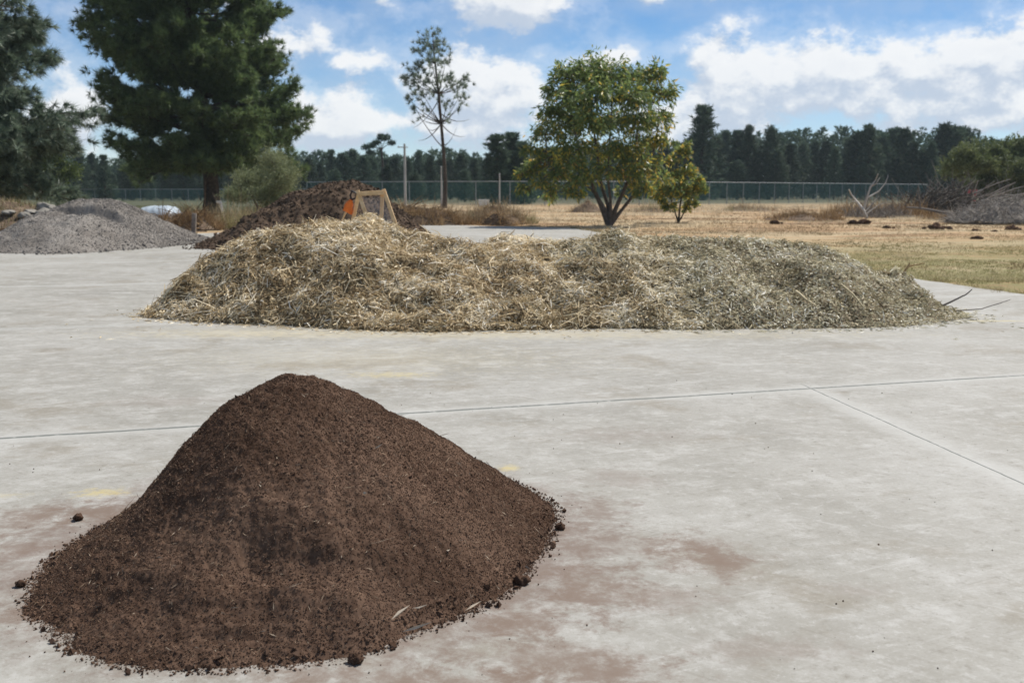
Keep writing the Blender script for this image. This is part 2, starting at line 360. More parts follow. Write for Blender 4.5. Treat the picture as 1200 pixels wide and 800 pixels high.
        pale = p if pale is None else math_n(nt, 'MAXIMUM', pale, p)
    c = mixc(nt, math_n(nt, 'MULTIPLY', pale, .5), c, (.40, .398, .38))
    c = mixc(nt, math_n(nt, 'MULTIPLY', math_n(nt, 'MULTIPLY', dark, smooth_n(nt, n5, .36, .5, .3, .9)), .95), c, (.10, .11, .10))
    lk(nt, c, b.inputs['Base Color'])
    b.inputs['Specular IOR Level'].default_value = .2
    lk(nt, smooth_n(nt, n2, .3, .7, .62, .85), b.inputs['Roughness'])
    h = math_n(nt, 'ADD', math_n(nt, 'MULTIPLY', n3, .35), math_n(nt, 'SUBTRACT', math_n(nt, 'MULTIPLY', n2, .6), math_n(nt, 'MULTIPLY', dark, 1.2)))
    bump_n(nt, b, h, .35, .006)
    return m

def field_material():
    m, nt, b, out = new_mat('dry_field'); v = objco(nt)
    sep = nt.nodes.new('ShaderNodeSeparateXYZ'); lk(nt, v, sep.inputs[0])
    n1 = noise_n(nt, comb(nt, math_n(nt, 'MULTIPLY', sep.outputs[0], .35), sep.outputs[1], 0.), .28, 6, .6, .5); n2 = noise_n(nt, v, 2.2, 7, .7); n3 = noise_n(nt, v, 14, 5, .7)
    c = ramp_n(nt, n1, [(.38, (.20, .125, .065)), (.46, (.33, .215, .11)), (.53, (.37, .29, .18)), (.62, (.25, .185, .105))])
    c = mixc(nt, smooth_n(nt, n2, .5, .72, 0, .8), c, (.26, .18, .09))
    green = math_n(nt, 'MULTIPLY', smooth_n(nt, sep.outputs[1], 22, 40, 1, 0), smooth_n(nt, n2, .3, .55))
    c = mixc(nt, math_n(nt, 'MULTIPLY', green, .85), c, (.17, .16, .06))
    c = mixc(nt, smooth_n(nt, n3, .5, .8, 0, .6), c, (.12, .10, .06))
    c = mixc(nt, smooth_n(nt, sep.outputs[1], 105, 150, 0, .9), c, (.06, .065, .035))     # needle litter and scrub under the wood
    c = mixc(nt, math_n(nt, 'MULTIPLY', smooth_n(nt, math_n(nt, 'ADD', sep.outputs[1], math_n(nt, 'MULTIPLY', n2, 20)), 72, 90), smooth_n(nt, sep.outputs[0], -10, -18)), c, (.055, .06, .03))     # needle litter under the pines, with their shade painted into the colour
    lk(nt, c, b.inputs['Base Color']); b.inputs['Roughness'].default_value = .95
    bump_n(nt, b, n3, .6, .05)
    return m

M = {}
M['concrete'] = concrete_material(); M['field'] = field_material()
M['soil'] = tone_mat('dark_compost_soil', [(0, (.042, .025, .017)), (.35, (.072, .045, .032)), (.7, (.118, .076, .054)), (.93, (.175, .120, .088)), (1, (.28, .22, .16))], rough=1., spec=.0, nscale=60)
M['soil_fibre'] = tone_mat('pale_root_fibre', [(0, (.10, .065, .045)), (.6, (.22, .16, .11)), (1, (.50, .43, .34))], rough=.9, spec=.1)
M['compost'] = tone_mat('coarse_manure', [(0, (.032, .021, .014)), (.5, (.077, .052, .035)), (1, (.135, .096, .068))], rough=.95, spec=.1, nscale=5)
M['straw'] = tone_mat('shredded_stalks', [(0, (.10, .065, .032)), (.3, (.32, .225, .115)), (.6, (.60, .475, .285)), (.85, (.78, .67, .47)), (1, (.87, .82, .70))],
                      [(0, (.085, .072, .045)), (.3, (.24, .21, .125)), (.6, (.45, .41, .27)), (.85, (.63, .585, .42)), (1, (.84, .81, .70))], rough=.75, spec=.25, trans=.2)
M['gravel'] = tone_mat('grey_gravel', [(0, (.115, .102, .09)), (.5, (.18, .164, .147)), (.9, (.235, .218, .198)), (1, (.33, .31, .28))], rough=.95, spec=.08, nscale=1.2)
M['stone'] = noise_mat('pale_field_stone', [(.3, (.12, .11, .095)), (.55, (.22, .205, .18)), (.75, (.31, .29, .25))], 3, .9, .5, 9, .03)
M['bark'] = noise_mat('brown_bark', [(.3, (.03, .022, .017)), (.55, (.075, .057, .043)), (.75, (.13, .10, .08))], 5, .95, .8, 9, .05)
M['pale_bark'] = noise_mat('grey_brown_bark', [(.3, (.07, .055, .045)), (.55, (.13, .105, .088)), (.75, (.20, .17, .145))], 7, .95, .6, 14, .03)
M['dead_wood'] = tone_mat('grey_dead_wood', [(0, (.05, .042, .036)), (.5, (.19, .17, .15)), (1, (.46, .43, .39))], rough=.9)
M['pine_dark'] = tone_mat('dark_pine_needles', [(0, (.052, .086, .034)), (.5, (.11, .162, .064)), (1, (.20, .26, .105))], rough=.55, trans=.35, spec=.3)
M['pine_blue'] = tone_mat('blue_green_pine_needles', [(0, (.050, .076, .048)), (.5, (.11, .15, .10)), (1, (.30, .37, .27))], rough=.5, trans=.22, spec=.4)
M['wood_needles'] = tone_mat('forest_needles', [(0, (.030, .054, .036)), (.5, (.060, .094, .062)), (1, (.115, .155, .09))], rough=.7, trans=.2, objrand=.42)
M['broad_leaf'] = tone_mat('glossy_broad_leaves', [(0, (.082, .125, .042)), (.4, (.165, .225, .072)), (.74, (.28, .33, .105)), (.86, (.48, .42, .08)), (.94, (.66, .50, .07)), (1, (.50, .31, .10))], rough=.4, trans=.48, spec=.4)
M['shrub_leaf'] = tone_mat('olive_shrub_leaves', [(0, (.085, .105, .05)), (.5, (.17, .195, .095)), (1, (.28, .305, .17))], rough=.6, trans=.3)
M['dark_shrub_leaf'] = tone_mat('dull_green_shrub_leaves', [(0, (.055, .075, .03)), (.5, (.12, .15, .058)), (1, (.20, .23, .10))], rough=.6, trans=.25)
M['lime_leaf'] = tone_mat('yellow_green_leaves', [(0, (.05, .075, .022)), (.5, (.10, .135, .035)), (1, (.19, .22, .06))], rough=.5, trans=.35)
M['grass'] = tone_mat('dry_grass', [(0, (.15, .10, .055)), (.4, (.32, .23, .13)), (.75, (.45, .36, .235)), (1, (.58, .50, .37))], [(0, (.09, .095, .032)), (.5, (.20, .195, .075)), (1, (.34, .31, .15))], rough=.8, trans=.3)
M['rust_grass'] = tone_mat('brown_dead_weeds', [(0, (.075, .045, .026)), (.5, (.26, .165, .08)), (1, (.48, .34, .18))], rough=.85, trans=.2)
M['earth'] = noise_mat('bare_brown_earth', [(.3, (.05, .033, .022)), (.5, (.11, .075, .05)), (.72, (.20, .15, .10))], 2.2, .95, .8, 7, .06)
M['pine_wood'] = noise_mat('sawn_pine_timber', [(.3, (.52, .33, .16)), (.55, (.66, .45, .24)), (.75, (.74, .55, .34))], 7, .7)
M['grey_wood'] = noise_mat('weathered_grey_timber', [(.3, (.13, .11, .09)), (.6, (.24, .21, .18)), (.8, (.33, .30, .26))], 9, .9, .4)
M['rust_wood'] = noise_mat('rusty_brown_plank', [(.3, (.11, .06, .03)), (.6, (.22, .13, .065)), (.8, (.30, .20, .11))], 4, .9, .4)
M['orange_cloth'] = noise_mat('orange_cloth', [(.3, (.60, .13, .025)), (.7, (.78, .20, .04))], 9, .8)
M['black_plastic'] = noise_mat('black_plastic', [(.3, (.012, .012, .013)), (.7, (.022, .022, .024))], 9, .5)
M['galvanised'] = noise_mat('galvanised_pipe', [(.3, (.20, .22, .22)), (.7, (.30, .32, .32))], 3, .55)
M['concrete_post'] = noise_mat('pale_concrete_pole', [(.3, (.33, .325, .305)), (.7, (.46, .455, .43))], 2, .85)
M['white_pipe'] = noise_mat('white_pipe', [(.3, (.55, .55, .53)), (.7, (.70, .70, .68))], 4, .5)
M['tarp'] = noise_mat('white_blue_tarp', [(.3, (.27, .33, .39)), (.6, (.40, .46, .52)), (.8, (.50, .55, .59))], 1.6, .45, .3, 5, .05, spec=.5)
M['teal_plastic'] = noise_mat('pale_teal_plastic', [(.3, (.28, .46, .46)), (.7, (.42, .60, .58))], 3, .5)
M['red_cloth'] = noise_mat('faded_red_cloth', [(.3, (.34, .07, .07)), (.7, (.48, .12, .11))], 4, .9)

def mesh_material(name, pitch, wire, col):
    """woven wire: diamonds from the surface's own two generated directions, open between the wires"""
    m, nt, b, out = new_mat(name)
    uv = nt.nodes.new('ShaderNodeUVMap'); sep = nt.nodes.new('ShaderNodeSeparateXYZ'); lk(nt, uv.outputs[0], sep.inputs[0])
    k = None
    for s in (1, -1):
        q = math_n(nt, 'ADD', sep.outputs[0], math_n(nt, 'MULTIPLY', sep.outputs[1], s))
        f = math_n(nt, 'ABSOLUTE', math_n(nt, 'SUBTRACT', math_n(nt, 'FRACT', math_n(nt, 'DIVIDE', q, pitch)), .5))
        w = math_n(nt, 'LESS_THAN', f, wire / pitch * .5); k = w if k is None else math_n(nt, 'MAXIMUM', k, w)
    b.inputs['Base Color'].default_value = (*col, 1); b.inputs['Roughness'].default_value = .6
    lk(nt, k, b.inputs['Alpha'])
    return m
M['chain_link'] = mesh_material('green_chain_link', .075, .011, (.05, .16, .15))
M['sieve_mesh'] = mesh_material('grey_wire_sieve', .02, .0030, (.33, .33, .33))
def set_uv(o, uvs):
    l = o.data.uv_layers.new(name='UVMap'); idx = np.zeros(len(o.data.loops), np.int32); o.data.loops.foreach_get('vertex_index', idx)
    l.data.foreach_set('uv', np.asarray(uvs, np.float32)[idx].ravel())

# ------------------------------------------------------------------ the ground
def grid_mesh(mb, xs, ys, zf, mat=0, smooth=True, tone=.5):
    X, Y = np.meshgrid(xs, ys, indexing='ij'); Z = zf(X, Y); nx, ny = X.shape
    i, j = np.meshgrid(np.arange(nx - 1), np.arange(ny - 1), indexing='ij')
    Fq = np.stack([i * ny + j, (i + 1) * ny + j, (i + 1) * ny + j + 1, i * ny + j + 1], -1).reshape(-1, 4)
    mb.add(np.stack([X, Y, Z], -1).reshape(-1, 3), Fq, tone, .5, mat, smooth)
def ground_z(x, y):
    far = np.clip((np.hypot(x, y) - 20) / 25, 0, 1)
    return -.035 + far * .16 * np.maximum(fbm(x * .11, y * .11, 4, 5) + .1, 0) * np.clip((160 - np.hypot(x, y)) / 80, 0, 1)
mb = MB()
xs = np.concatenate([[-1500, -600, -250], np.linspace(-150, 150, 260), [250, 600, 1500]]); ys = np.concatenate([[-300, -60], np.linspace(-10, 230, 240), [300, 600, 1500, 2500]])
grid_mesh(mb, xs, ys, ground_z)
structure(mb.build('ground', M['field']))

EDGE = lambda y: 7.93 - .183 * (y - 16.5)                    # right-hand edge of the slab
OUT = [(EDGE(-4), -4), (EDGE(10), 10), (EDGE(20), 20), (EDGE(30), 30), (EDGE(46), 46), (-4.6, 51.0), (-7.5, 46.0), (-12.0, 39.8), (-20, 37.5), (-34, 35), (-34, -4)]
import bmesh
def slab():
    bm = bmesh.new()
    pts = []
    for (a, b) in zip(OUT, OUT[1:] + OUT[:1]):
        n = max(2, int(math.hypot(b[0] - a[0], b[1] - a[1]) / .25))
        for k in range(n):
            t = k / n; x, y = a[0] + (b[0] - a[0]) * t, a[1] + (b[1] - a[1]) * t
            w = float(fbm(np.array([x * 1.3]), np.array([y * 1.3]), 4, 21)[0]) * .10
            pts.append((x + w, y + w))
    top = [bm.verts.new((x, y, 0)) for x, y in pts]; bot = [bm.verts.new((x, y, -.12)) for x, y in pts]
    bm.faces.new(top)
    for i in range(len(top)):
        j = (i + 1) % len(top); bm.faces.new((top[j], top[i], bot[i], bot[j]))
    bmesh.ops.triangulate(bm, faces=[f for f in bm.faces if len(f.verts) > 4]); bmesh.ops.recalc_face_normals(bm, faces=bm.faces)
    me = bpy.data.meshes.new('pavement'); bm.to_mesh(me); bm.free(); me.materials.append(M['concrete'])
    o = bpy.data.objects.new('pavement', me); COL.objects.link(o); structure(o)
slab()

# ------------------------------------------------------------------ heaps
def polar_heap(c, Rf, hf, nr, nt_, rmax=1.0, power=1.0):
    """Polar grid over a star-shaped outline; returns V, F and the surface function."""
    s = (np.linspace(0, 1, nr) ** power) * rmax; th = np.linspace(0, 2 * math.pi, nt_, endpoint=False)
    S, T = np.meshgrid(s, th, indexing='ij'); R = Rf(T); X = c[0] + S * R * np.cos(T); Y = c[1] + S * R * np.sin(T)
    i, j = np.meshgrid(np.arange(nr - 1), np.arange(nt_), indexing='ij'); j2 = (j + 1) % nt_
    Fq = np.stack([i * nt_ + j, (i + 1) * nt_ + j, (i + 1) * nt_ + j2, i * nt_ + j2], -1).reshape(-1, 4)
    return np.stack([X, Y, hf(X, Y)], -1).reshape(-1, 3), Fq
def normal_at(hf, x, y, e=.01):
    return unit(np.stack([-(hf(x + e, y) - hf(x - e, y)) / (2 * e), -(hf(x, y + e) - hf(x, y - e)) / (2 * e), np.ones_like(x)], -1))
def outline(c, pts, pad=None):
    """closed periodic radius function through ground points"""
    pts = np.asarray(pts, float); a = np.arctan2(pts[:, 1] - c[1], pts[:, 0] - c[0]); r = np.hypot(pts[:, 0] - c[0], pts[:, 1] - c[1])
    o = np.argsort(a); a, r = a[o], r[o]; A = np.concatenate([a - 2 * math.pi, a, a + 2 * math.pi]); Rr = np.concatenate([r, r, r])
    # smoothed table
    tt = np.linspace(-math.pi, math.pi, 721); vv = np.interp(tt, A, Rr); kern = np.hanning(61); kern /= kern.sum()
    vv = np.convolve(np.concatenate([vv[-61:-1], vv, vv[1:61]]), kern, 'same')[60:-60]
    return lambda th: np.interp((th + math.pi) % (2 * math.pi) - math.pi, tt, vv)
def surf_pt(hf, px, py, d0=1., d1=60., n=4000):
    r = ray(px, py); t = np.linspace(d0, d1, n); P = np.array([0, 0, H]) + r[None] * t[:, None]
    k = np.argmax(P[:, 2] <= hf(P[:, 0], P[:, 1])); return P[k]

# ---- near heap of dark soil
def soil_heap():
    c = SOIL_C
    front = [G(*p)[:2] for p in [(31, 690), (48, 735), (106, 774), (200, 791), (330, 787), (430, 771), (520, 735), (600, 690), (643, 655), (649, 625), (634, 575)]]
    back = [(c[0] + .75, c[1] + 1.22), (c[0] + .1, c[1] + 1.22), (c[0] - .5, c[1] + .85), (c[0] - .88, c[1] + .3)]
    R0 = outline(c, front + back)
    R = lambda t: .972 * R0(t) * (1 + .05 * fbm(np.cos(t) * 4 + 3, np.sin(t) * 4, 4, 3))
    hm = .757
    pl = ([0, .07, .15, .3, .44, .55, .68, .85, 1, 1.3], [1, .985, .935, .80, .62, .45, .28, .11, 0, -.06]); pr = ([0, .07, .15, .38, .6, .78, .9, 1, 1.3], [1, .985, .93, .70, .46, .26, .115, 0, -.2])
    dents = []
    def base(x, y):
        dx, dy = x - c[0], y - c[1]; t = np.arctan2(dy, dx); s = np.hypot(dx, dy) / R(t)
        w = np.clip(.5 + .75 * np.cos(t) , 0, 1)
        z = hm * (np.interp(s, *pl) * (1 - w) + np.interp(s, *pr) * w)
        body = np.clip((1.02 - s) * 5, 0, 1)
        z = z + body * (.04 * fbm(x * 2.2, y * 2.2, 3, 11) + .022 * fbm(x * 7, y * 7, 3, 12))
        for p, rx, ry, dep in dents:
            z = z - dep * np.exp(-((x - p[0]) / rx) ** 2 - ((y - p[1]) / np.where(y > p[1], ry * .45, ry * 1.2)) ** 2)
        return z
    hf = base
    def add_dent(px, py, rx, ry, dep): dents.append((surf_pt(hf, px, py, 2, 8), rx, ry, dep))
    P = [(318, 640, .12, .15, .048), (294, 640, .06, .14, .03), (372, 648, .12, .08, .04), (318, 590, .16, .05, -.022), (325, 690, .2, .06, -.02), (215, 600, .10, .10, .025), (250, 640, .06, .08, .025), (190, 690, .1, .1, .02), (270, 745, .12, .05, .018), (135, 700, .12, .1, .02), (100, 720, .05, .1, .02), (400, 700, .2, .1, -.012)]
    got = [(surf_pt(base, a, b, 2, 8), rx, ry, d) for a, b, rx, ry, d in P]; dents.extend(got)
    def full(x, y): return base(x, y) + .009 * fbm(x * 26, y * 26, 3, 14) + .005 * fbm(x * 70, y * 70, 2, 15)
    mb = MB(); V, Fq = polar_heap(c, R, full, 420, 1100, 1.03)
    tn = .42 + .35 * fbm(V[:, 0] * 3, V[:, 1] * 3, 4, 31) + .35 * fbm(V[:, 0] * 60, V[:, 1] * 60, 2, 32)
    mb.add(V, Fq, np.clip(tn, 0, .9), .5, 0, True)
    # crumbs over the whole surface, dense; a coarser fringe at the foot
    def scatter(n, s0, s1, smin, smax, bias=1.):
        th = rng.uniform(0, 2 * math.pi, n); s = np.sqrt(rng.uniform(s0 ** 2, s1 ** 2, n)); r = s * R(th)
        x, y = c[0] + r * np.cos(th), c[1] + r * np.sin(th); z = np.maximum(full(x, y), 0)
        return np.stack([x, y, z], -1), smin + (smax - smin) * rng.power(bias, n)
    for n, a, b, s0, s1, bi in [(120000, 0, 1.01, .0016, .0042, .8), (14000, 0, 1.02, .003, .0062, .35), (600, 0, 1.03, .006, .011, .3), (4500, .95, 1.04, .003, .009, .4), (220, .96, 1.05, .009, .022, .4)]:
        C, S = scatter(n, a, b, s0, s1, bi); C[:, 2] += S * .3
        tn = np.clip(rng.normal(.52, .15, n) + .22 * fbm(C[:, 0] * 4, C[:, 1] * 4, 3, 33), 0, .93)
        tn = np.where((S > .009), np.clip(tn - .1, 0, 1), tn)
        crumbs(mb, C, S, tn, .5, 0)
    # root fibres and bits of stalk lying in it
    C, _ = scatter(5200, 0, 1.03, 1, 1); n = len(C); nr = normal_at(base, C[:, 0], C[:, 1]); A = unit(np.cross(nr, rand_unit(n)) + nr * rng.normal(0, .25, (n, 1)))
    leaves(mb, C + nr * .004, A, rng.lognormal(-3.75, .45, n), rng.uniform(.0012, .0036, n), rng.power(.9, n) * .8, .5, 1)
    for px, py, L, w, az in [(306, 572, .055, .013, 1.9), (438, 527, .05, .008, .9), (425, 580, .018, .014, 0), (523, 646, .016, .014, 0), (97, 664, .09, .006, 1.2), (458, 728, .10, .016, 1.0), (470, 742, .12, .012, .3), (545, 717, .08, .010, .8),
                              (483, 714, .06, .012, 0), (622, 668, .045, .016, 2.9), (430, 640, .12, .003, .2), (250, 760, .05, .006, .5), (70, 757, .045, .006, 2.7), (527, 610, .07, .003, 2.2), (337, 690, .06, .003, .4)]:
        p = surf_pt(full, px, py, 2, 8); A = np.array([[math.cos(az), math.sin(az) * .7, .25]]); big = w > .007
        leaves(mb, np.array([p + np.array([0, 0, .006])]), A, L, w, .95 if big else .75, .5, 1, fold=.3)
    o = mb.build('soil_heap', [M['soil'], M['soil_fibre']])
    tag(o, 'conical heap of fine dark brown compost soil nearest on the concrete', 'soil heap')
    return full, R
soil_h, soil_R = soil_heap()

# loose lumps and crumbs fallen beside it
def clod(px, py, s, label, seed):
    g = G(px, py); mb = MB(); rock(mb, (0, 0, s * .55), (s, s * .85, s * .7), seed, 3, .55, .35, freq=2.4)
    n = 60; d = rand_unit(n); crumbs(mb, d * s * np.array([.9, .8, .65]) + np.array([0, 0, s * .55]), rng.uniform(.1, .22, n) * s, rng.uniform(.1, .6, n))
    o = mb.build('soil_clod', M['soil'], loc=(g[0], g[1], 0)); tag(o, label, 'clod', 'dark clods fallen beside the soil heap')
clod(656, 620, .022, 'round dark clod lying clear of the right foot of the soil heap', 1)
clod(92, 609, .026, 'dark clod lying behind the left shoulder of the soil heap, beside yellow paint', 2)
clod(24, 687, .022, 'dark clod at the left tip of the soil heap', 3)
clod(612, 684, .030, 'biggest dark clod at the lower right foot of the soil heap', 4)
clod(418, 776, .027, 'dark clod at the front foot of the soil heap, near the picture bottom', 5)
def soil_scatter():
    mb = MB(); n = 800; th = rng.uniform(0, 2 * math.pi, n); r = soil_R(th) * (1.01 + np.abs(rng.exponential(.035, n)))
    x, y = SOIL_C[0] + r * np.cos(th), SOIL_C[1] + r * np.sin(th); S = .001 + .005 * rng.power(.3, n); crumbs(mb, np.stack([x, y, S * .5], -1), S, rng.uniform(.1, .7, n))
    n = 420; x, y = rng.uniform(-3.2, 3.4, n), rng.uniform(3.3, 9, n); S = .0015 + .005 * rng.power(.3, n); crumbs(mb, np.stack([x, y, S * .5], -1), S, rng.uniform(.1, .8, n))
    stuff(tag(mb.build('soil_crumbs', M['soil']), 'dark soil crumbs strewn over the concrete around the heap', 'crumbs'))
soil_scatter()

# ---- long heap of shredded stalks
MY = 14.7
SIL = [(165, 368), (182, 352), (200, 335), (250, 304), (300, 275), (340, 260), (372, 255), (420, 260), (470, 268), (520, 278), (565, 284), (620, 283), (700, 277), (760, 274), (830, 275), (900, 287), (960, 295), (1000, 307), (1050, 322), (1090, 343), (1128, 360), (1162, 374)]
RX = np.array([(p - 600) / F * (MY if 220 < p < 1080 else 14.1) for p, _ in SIL]); RZ = np.array([max(H - (q - HY) / F * MY - .03, 0.) for _, q in SIL])
RZ[0] = RZ[-1] = 0.
def mulch_base(x, y):
    rz = np.interp(x, RX, RZ, left=0, right=0)
    tt = np.clip((x - RX[0]) / (RX[-1] - RX[0]), 0, 1); e = np.clip(1 - (2 * tt - 1) ** 2, 0, 1) ** .45
    yf = 13.9 - 1.72 * e + .12 * np.sin(x * 1.3) + .18 * fbm(x * 1.1, x * 0, 3, 41); yb = 14.3 + 2.6 * e
    yr = np.where(e > 0, 13.95 + .78 * e, 14)
    t = np.where(y < yr, (yr - y) / np.maximum(yr - yf, .05), (y - yr) / np.maximum(yb - yr, .05))
    p = 1 - np.clip(t, 0, 1.25) ** 1.75
    z = rz * p
    body = np.clip(z * 4, 0, 1)
    z = z + body * (.19 * fbm(x * 1.5, y * 1.5, 3, 42) + .085 * fbm(x * 4, y * 4, 3, 43))
    return np.where((x < RX[0]) | (x > RX[-1]), -.3, z)
def mulch():
    mb = MB(); xs = np.linspace(-5.4, 6.5, 420); ys = np.linspace(11.7, 17.2, 200)
    hf = lambda x, y: np.maximum(mulch_base(x, y), -.05) - .03
    grid_mesh(mb, xs, ys, hf, 0, True, .12)
    def strands(n, long, x0, x1, dens=None, lift=.02, inside=True):
        x = rng.uniform(x0, x1, n); y = rng.uniform(11.8, 17, n)
        keep = mulch_base(x, y) > .015; keep &= rng.uniform(size=n) < np.where(y < 15.4, 1, .45); x, y = x[keep], y[keep]; n = len(x)
        z = np.maximum(mulch_base(x, y), 0); nr = normal_at(mulch_base, x, y, .06)
        g = np.clip((x - .2) / 2.6 + .55 * fbm(x * .9, y * .9, 3, 45), 0, 1)          # 0 long golden stalks, 1 short grey-green chips
        L = np.where(rng.uniform(size=n) > g * .8, rng.lognormal(-2.3, .55, n), rng.lognormal(-3.1, .45, n)) * (1 if long else .6); L = np.clip(L, .03, .55)
        W = np.where(rng.uniform(size=n) > g, rng.uniform(.004, .017, n), rng.uniform(.004, .018, n)) * (1 if long else 1.1)
        T = np.cross(nr, rand_unit(n)); A = unit(unit(T) + nr * rng.normal(.08, .32, (n, 1)))
        P0 = np.stack([x, y, z], -1) + nr * rng.uniform(-.03, lift, (n, 1)) - A * L[:, None] * .5
        bend = nr * (rng.normal(0, .10, n) * L)[:, None] + unit(np.cross(A, nr)) * (rng.normal(0, .08, n) * L)[:, None]
        P1 = P0 + A * L[:, None] * .5 + bend; P2 = P0 + A * L[:, None]
        for q in (P0, P1, P2): q[:, 2] = np.maximum(q[:, 2], .004)
        S = unit(np.cross(A, unit(nr + rng.normal(0, .9, (n, 3))))) * W[:, None] * .5
        V = np.stack([P0 - S * .6, P0 + S * .6, P1 - S, P1 + S, P2 - S * .5, P2 + S * .5], 1)
        b = 6 * np.arange(n)[:, None]; Fq = np.concatenate([b + np.array([[0, 1, 3, 2]]), b + np.array([[2, 3, 5, 4]])])
        clump = fbm(x * 2.4, y * 2.4, 3, 46)
        tn = np.clip(rng.normal(.56, .25, n) + clump * .45 + np.where(rng.uniform(size=n) < .08, .4, 0), 0, 1)
        mb.add(V.reshape(-1, 3), Fq, np.repeat(tn, 6), np.repeat(np.clip(g * .92 + rng.normal(0, .22, n), 0, 1), 6), 0)
    strands(76000, True, -5.2, 2.4); strands(80000, False, -.5, 6.4); strands(24000, True, -5.2, 1.6, lift=.06); strands(3500, True, 1.6, 6, lift=.04); strands(50000, False, -5.2, 6.3, lift=.04)
    # stragglers along the foot
    n = 9500; x = rng.uniform(-5.4, 6.6, n); yf = np.array([11.9] * n); ys_ = rng.uniform(11.3, 14.6, n); hb = mulch_base(x, ys_)
    k = (hb < .03) & (hb > -.25 - rng.exponential(.2, n)) & ((mulch_base(x, ys_ + .28) > 0) | (mulch_base(x * .965, ys_) > 0) | (rng.uniform(size=n) < .02)); x, ys_ = x[k], ys_[k]; n = len(x)
    A = unit(np.stack([rng.normal(size=n), rng.normal(size=n), rng.normal(0, .08, n)], -1)); C = np.stack([x, ys_, np.full(n, .008)], -1)
    leaves(mb, C, A * np.array([1, 1, .6]), rng.lognormal(-2.6, .5, n), rng.uniform(.005, .018, n), rng.uniform(.3, 1, n), np.clip(x / 3, 0, 1))
    o = mb.build('mulch_heap', M['straw']); tag(o, 'long low heap of shredded straw and chopped stalks across the concrete', 'mulch heap')
mulch()
def stick(pts, r, label, name='branch', mat='dead_wood', tone=.35, group=None, side=()):
    mb = MB(); pts = np.array(pts); c = pts[0].copy()
    t = np.linspace(0, 1, len(pts)); tt = np.linspace(0, 1, len(pts) * 4); q = np.stack([np.interp(tt, t, pts[:, k]) for k in range(3)], -1) - c
    q += np.stack([.4 * r * fbm(tt * 6 + k, tt * 0 + c[0], 2, 60 + k) for k in range(3)], -1)
    tube(mb, q, r * (1 - .55 * tt), 6, 0, tone)
    for sp in side: tube(mb, np.array(sp) - c, np.linspace(r * .6, r * .25, len(sp)), 5, 0, tone)
    return tag(mb.build(name, M[mat], loc=c), label, 'branch', group)
stick([D(1104, 358, 13.6), D(1122, 350, 13.6), D(1132, 345, 13.6), D(1139, 339, 13.6)], .014, 'short dark stick poking up at the right tip of the mulch heap')
stick([D(1120, 364, 13.5), D(1150, 362, 13.4), D(1172, 355, 13.4), D(1184, 351, 13.4)], .008, 'long thin twig reaching right over the concrete from the tip of the mulch heap', tone=.45)
stick([D(1062, 340, 14.4), D(1058, 322, 14.5), D(1064, 312, 14.5), D(1066, 308, 14.5)], .022, 'reddish dry branch end standing on the right shoulder of the mulch heap', mat='rust_grass', tone=.9,
      side=[[D(1064, 312, 14.5), D(1074, 310, 14.5), D(1084, 308, 14.5)], [D(1062, 330, 14.4), D(1074, 332, 14.4), D(1078, 343, 14.3)], [D(1060, 325, 14.5), D(1048, 322, 14.5), D(1034, 318, 14.5)]])
stick([D(985, 333, 13.0), D(1000, 345, 12.8), D(1014, 362, 12.6)], .016, 'tan stalk sloping down the right front of the mulch heap', mat='straw', tone=.6)
stick([D(932, 341, 13.0), D(945, 351, 12.8), D(956, 358, 12.6)], .02, 'thick tan stalk on the front of the mulch heap, left of the sloping one', mat='straw', tone=.66)
stick([D(925, 300, 14.4), D(940, 303, 14.4), D(953, 296, 14.4)], .011, 'brown twig curving over the top of the mulch heap', tone=.2)
stick([D(612, 285, 15.2), D(619, 280, 15.2), D(626, 273, 15.3)], .010, 'thin dark twig standing up behind the middle of the mulch heap', tone=.12)
stick([D(190, 350, 13.7), D(200, 338, 13.7), D(210, 328, 13.8)], .02, 'pale thick stalk on the left slope of the mulch heap', mat='straw', tone=.8)

# ---- heaps farther back
def generic_heap(name, c, pts, hm, prof, mat, crumb, label, cat, seed, lump=.1, lumpf=1., dents=(), fine=.03, finef=4., res=(150, 300)):
    R0 = outline(c, pts); R = lambda t: R0(t) * (1 + .06 * fbm(np.cos(t) * 4 + seed, np.sin(t) * 4, 4, seed))
    def hf(x, y):
        dx, dy = x - c[0], y - c[1]; t = np.arctan2(dy, dx); s = np.hypot(dx, dy) / R(t); body = np.clip((1.02 - s) * 4, 0, 1)
        z = hm * np.interp(s, *prof) + body * (lump * fbm(x * lumpf, y * lumpf, 4, seed + 1) + fine * fbm(x * finef, y * finef, 3, seed + 2))
        for (qx, qy, rx, ry, d) in dents: z = z - d * np.exp(-((x - qx) / rx) ** 2 - ((y - qy) / np.where(y > qy, ry * .3, ry * 1.3)) ** 2)
        return z
    mb = MB(); V, Fq = polar_heap(c, R, hf, *res, 1.03)
    mb.add(V - np.array([c[0], c[1], 0]), Fq, np.clip(.45 + .5 * fbm(V[:, 0] * 2, V[:, 1] * 2, 3, seed + 3), 0, 1), .5, 0, True)
    for n, s0, s1, smin, smax, lo, hi in crumb:
        th = rng.uniform(0, 2 * math.pi, n); s = np.sqrt(rng.uniform(s0 ** 2, s1 ** 2, n)); r = s * R(th); x, y = c[0] + r * np.cos(th), c[1] + r * np.sin(th)
        S = smin + (smax - smin) * rng.power(.5, n)
        crumbs(mb, np.stack([x - c[0], y - c[1], np.maximum(hf(x, y), 0) + S * .2], -1), S, rng.uniform(lo, hi, n))
    return tag(mb.build(name, M[mat], loc=(c[0], c[1], 0)), label, cat), hf
CONE = ([0, .1, .25, .5, .8, 1, 1.3], [1, .975, .87, .58, .2, 0, -.25]); FLATCONE = ([0, .18, .34, .6, .85, 1, 1.3], [1, .985, .85, .49, .15, 0, -.25])
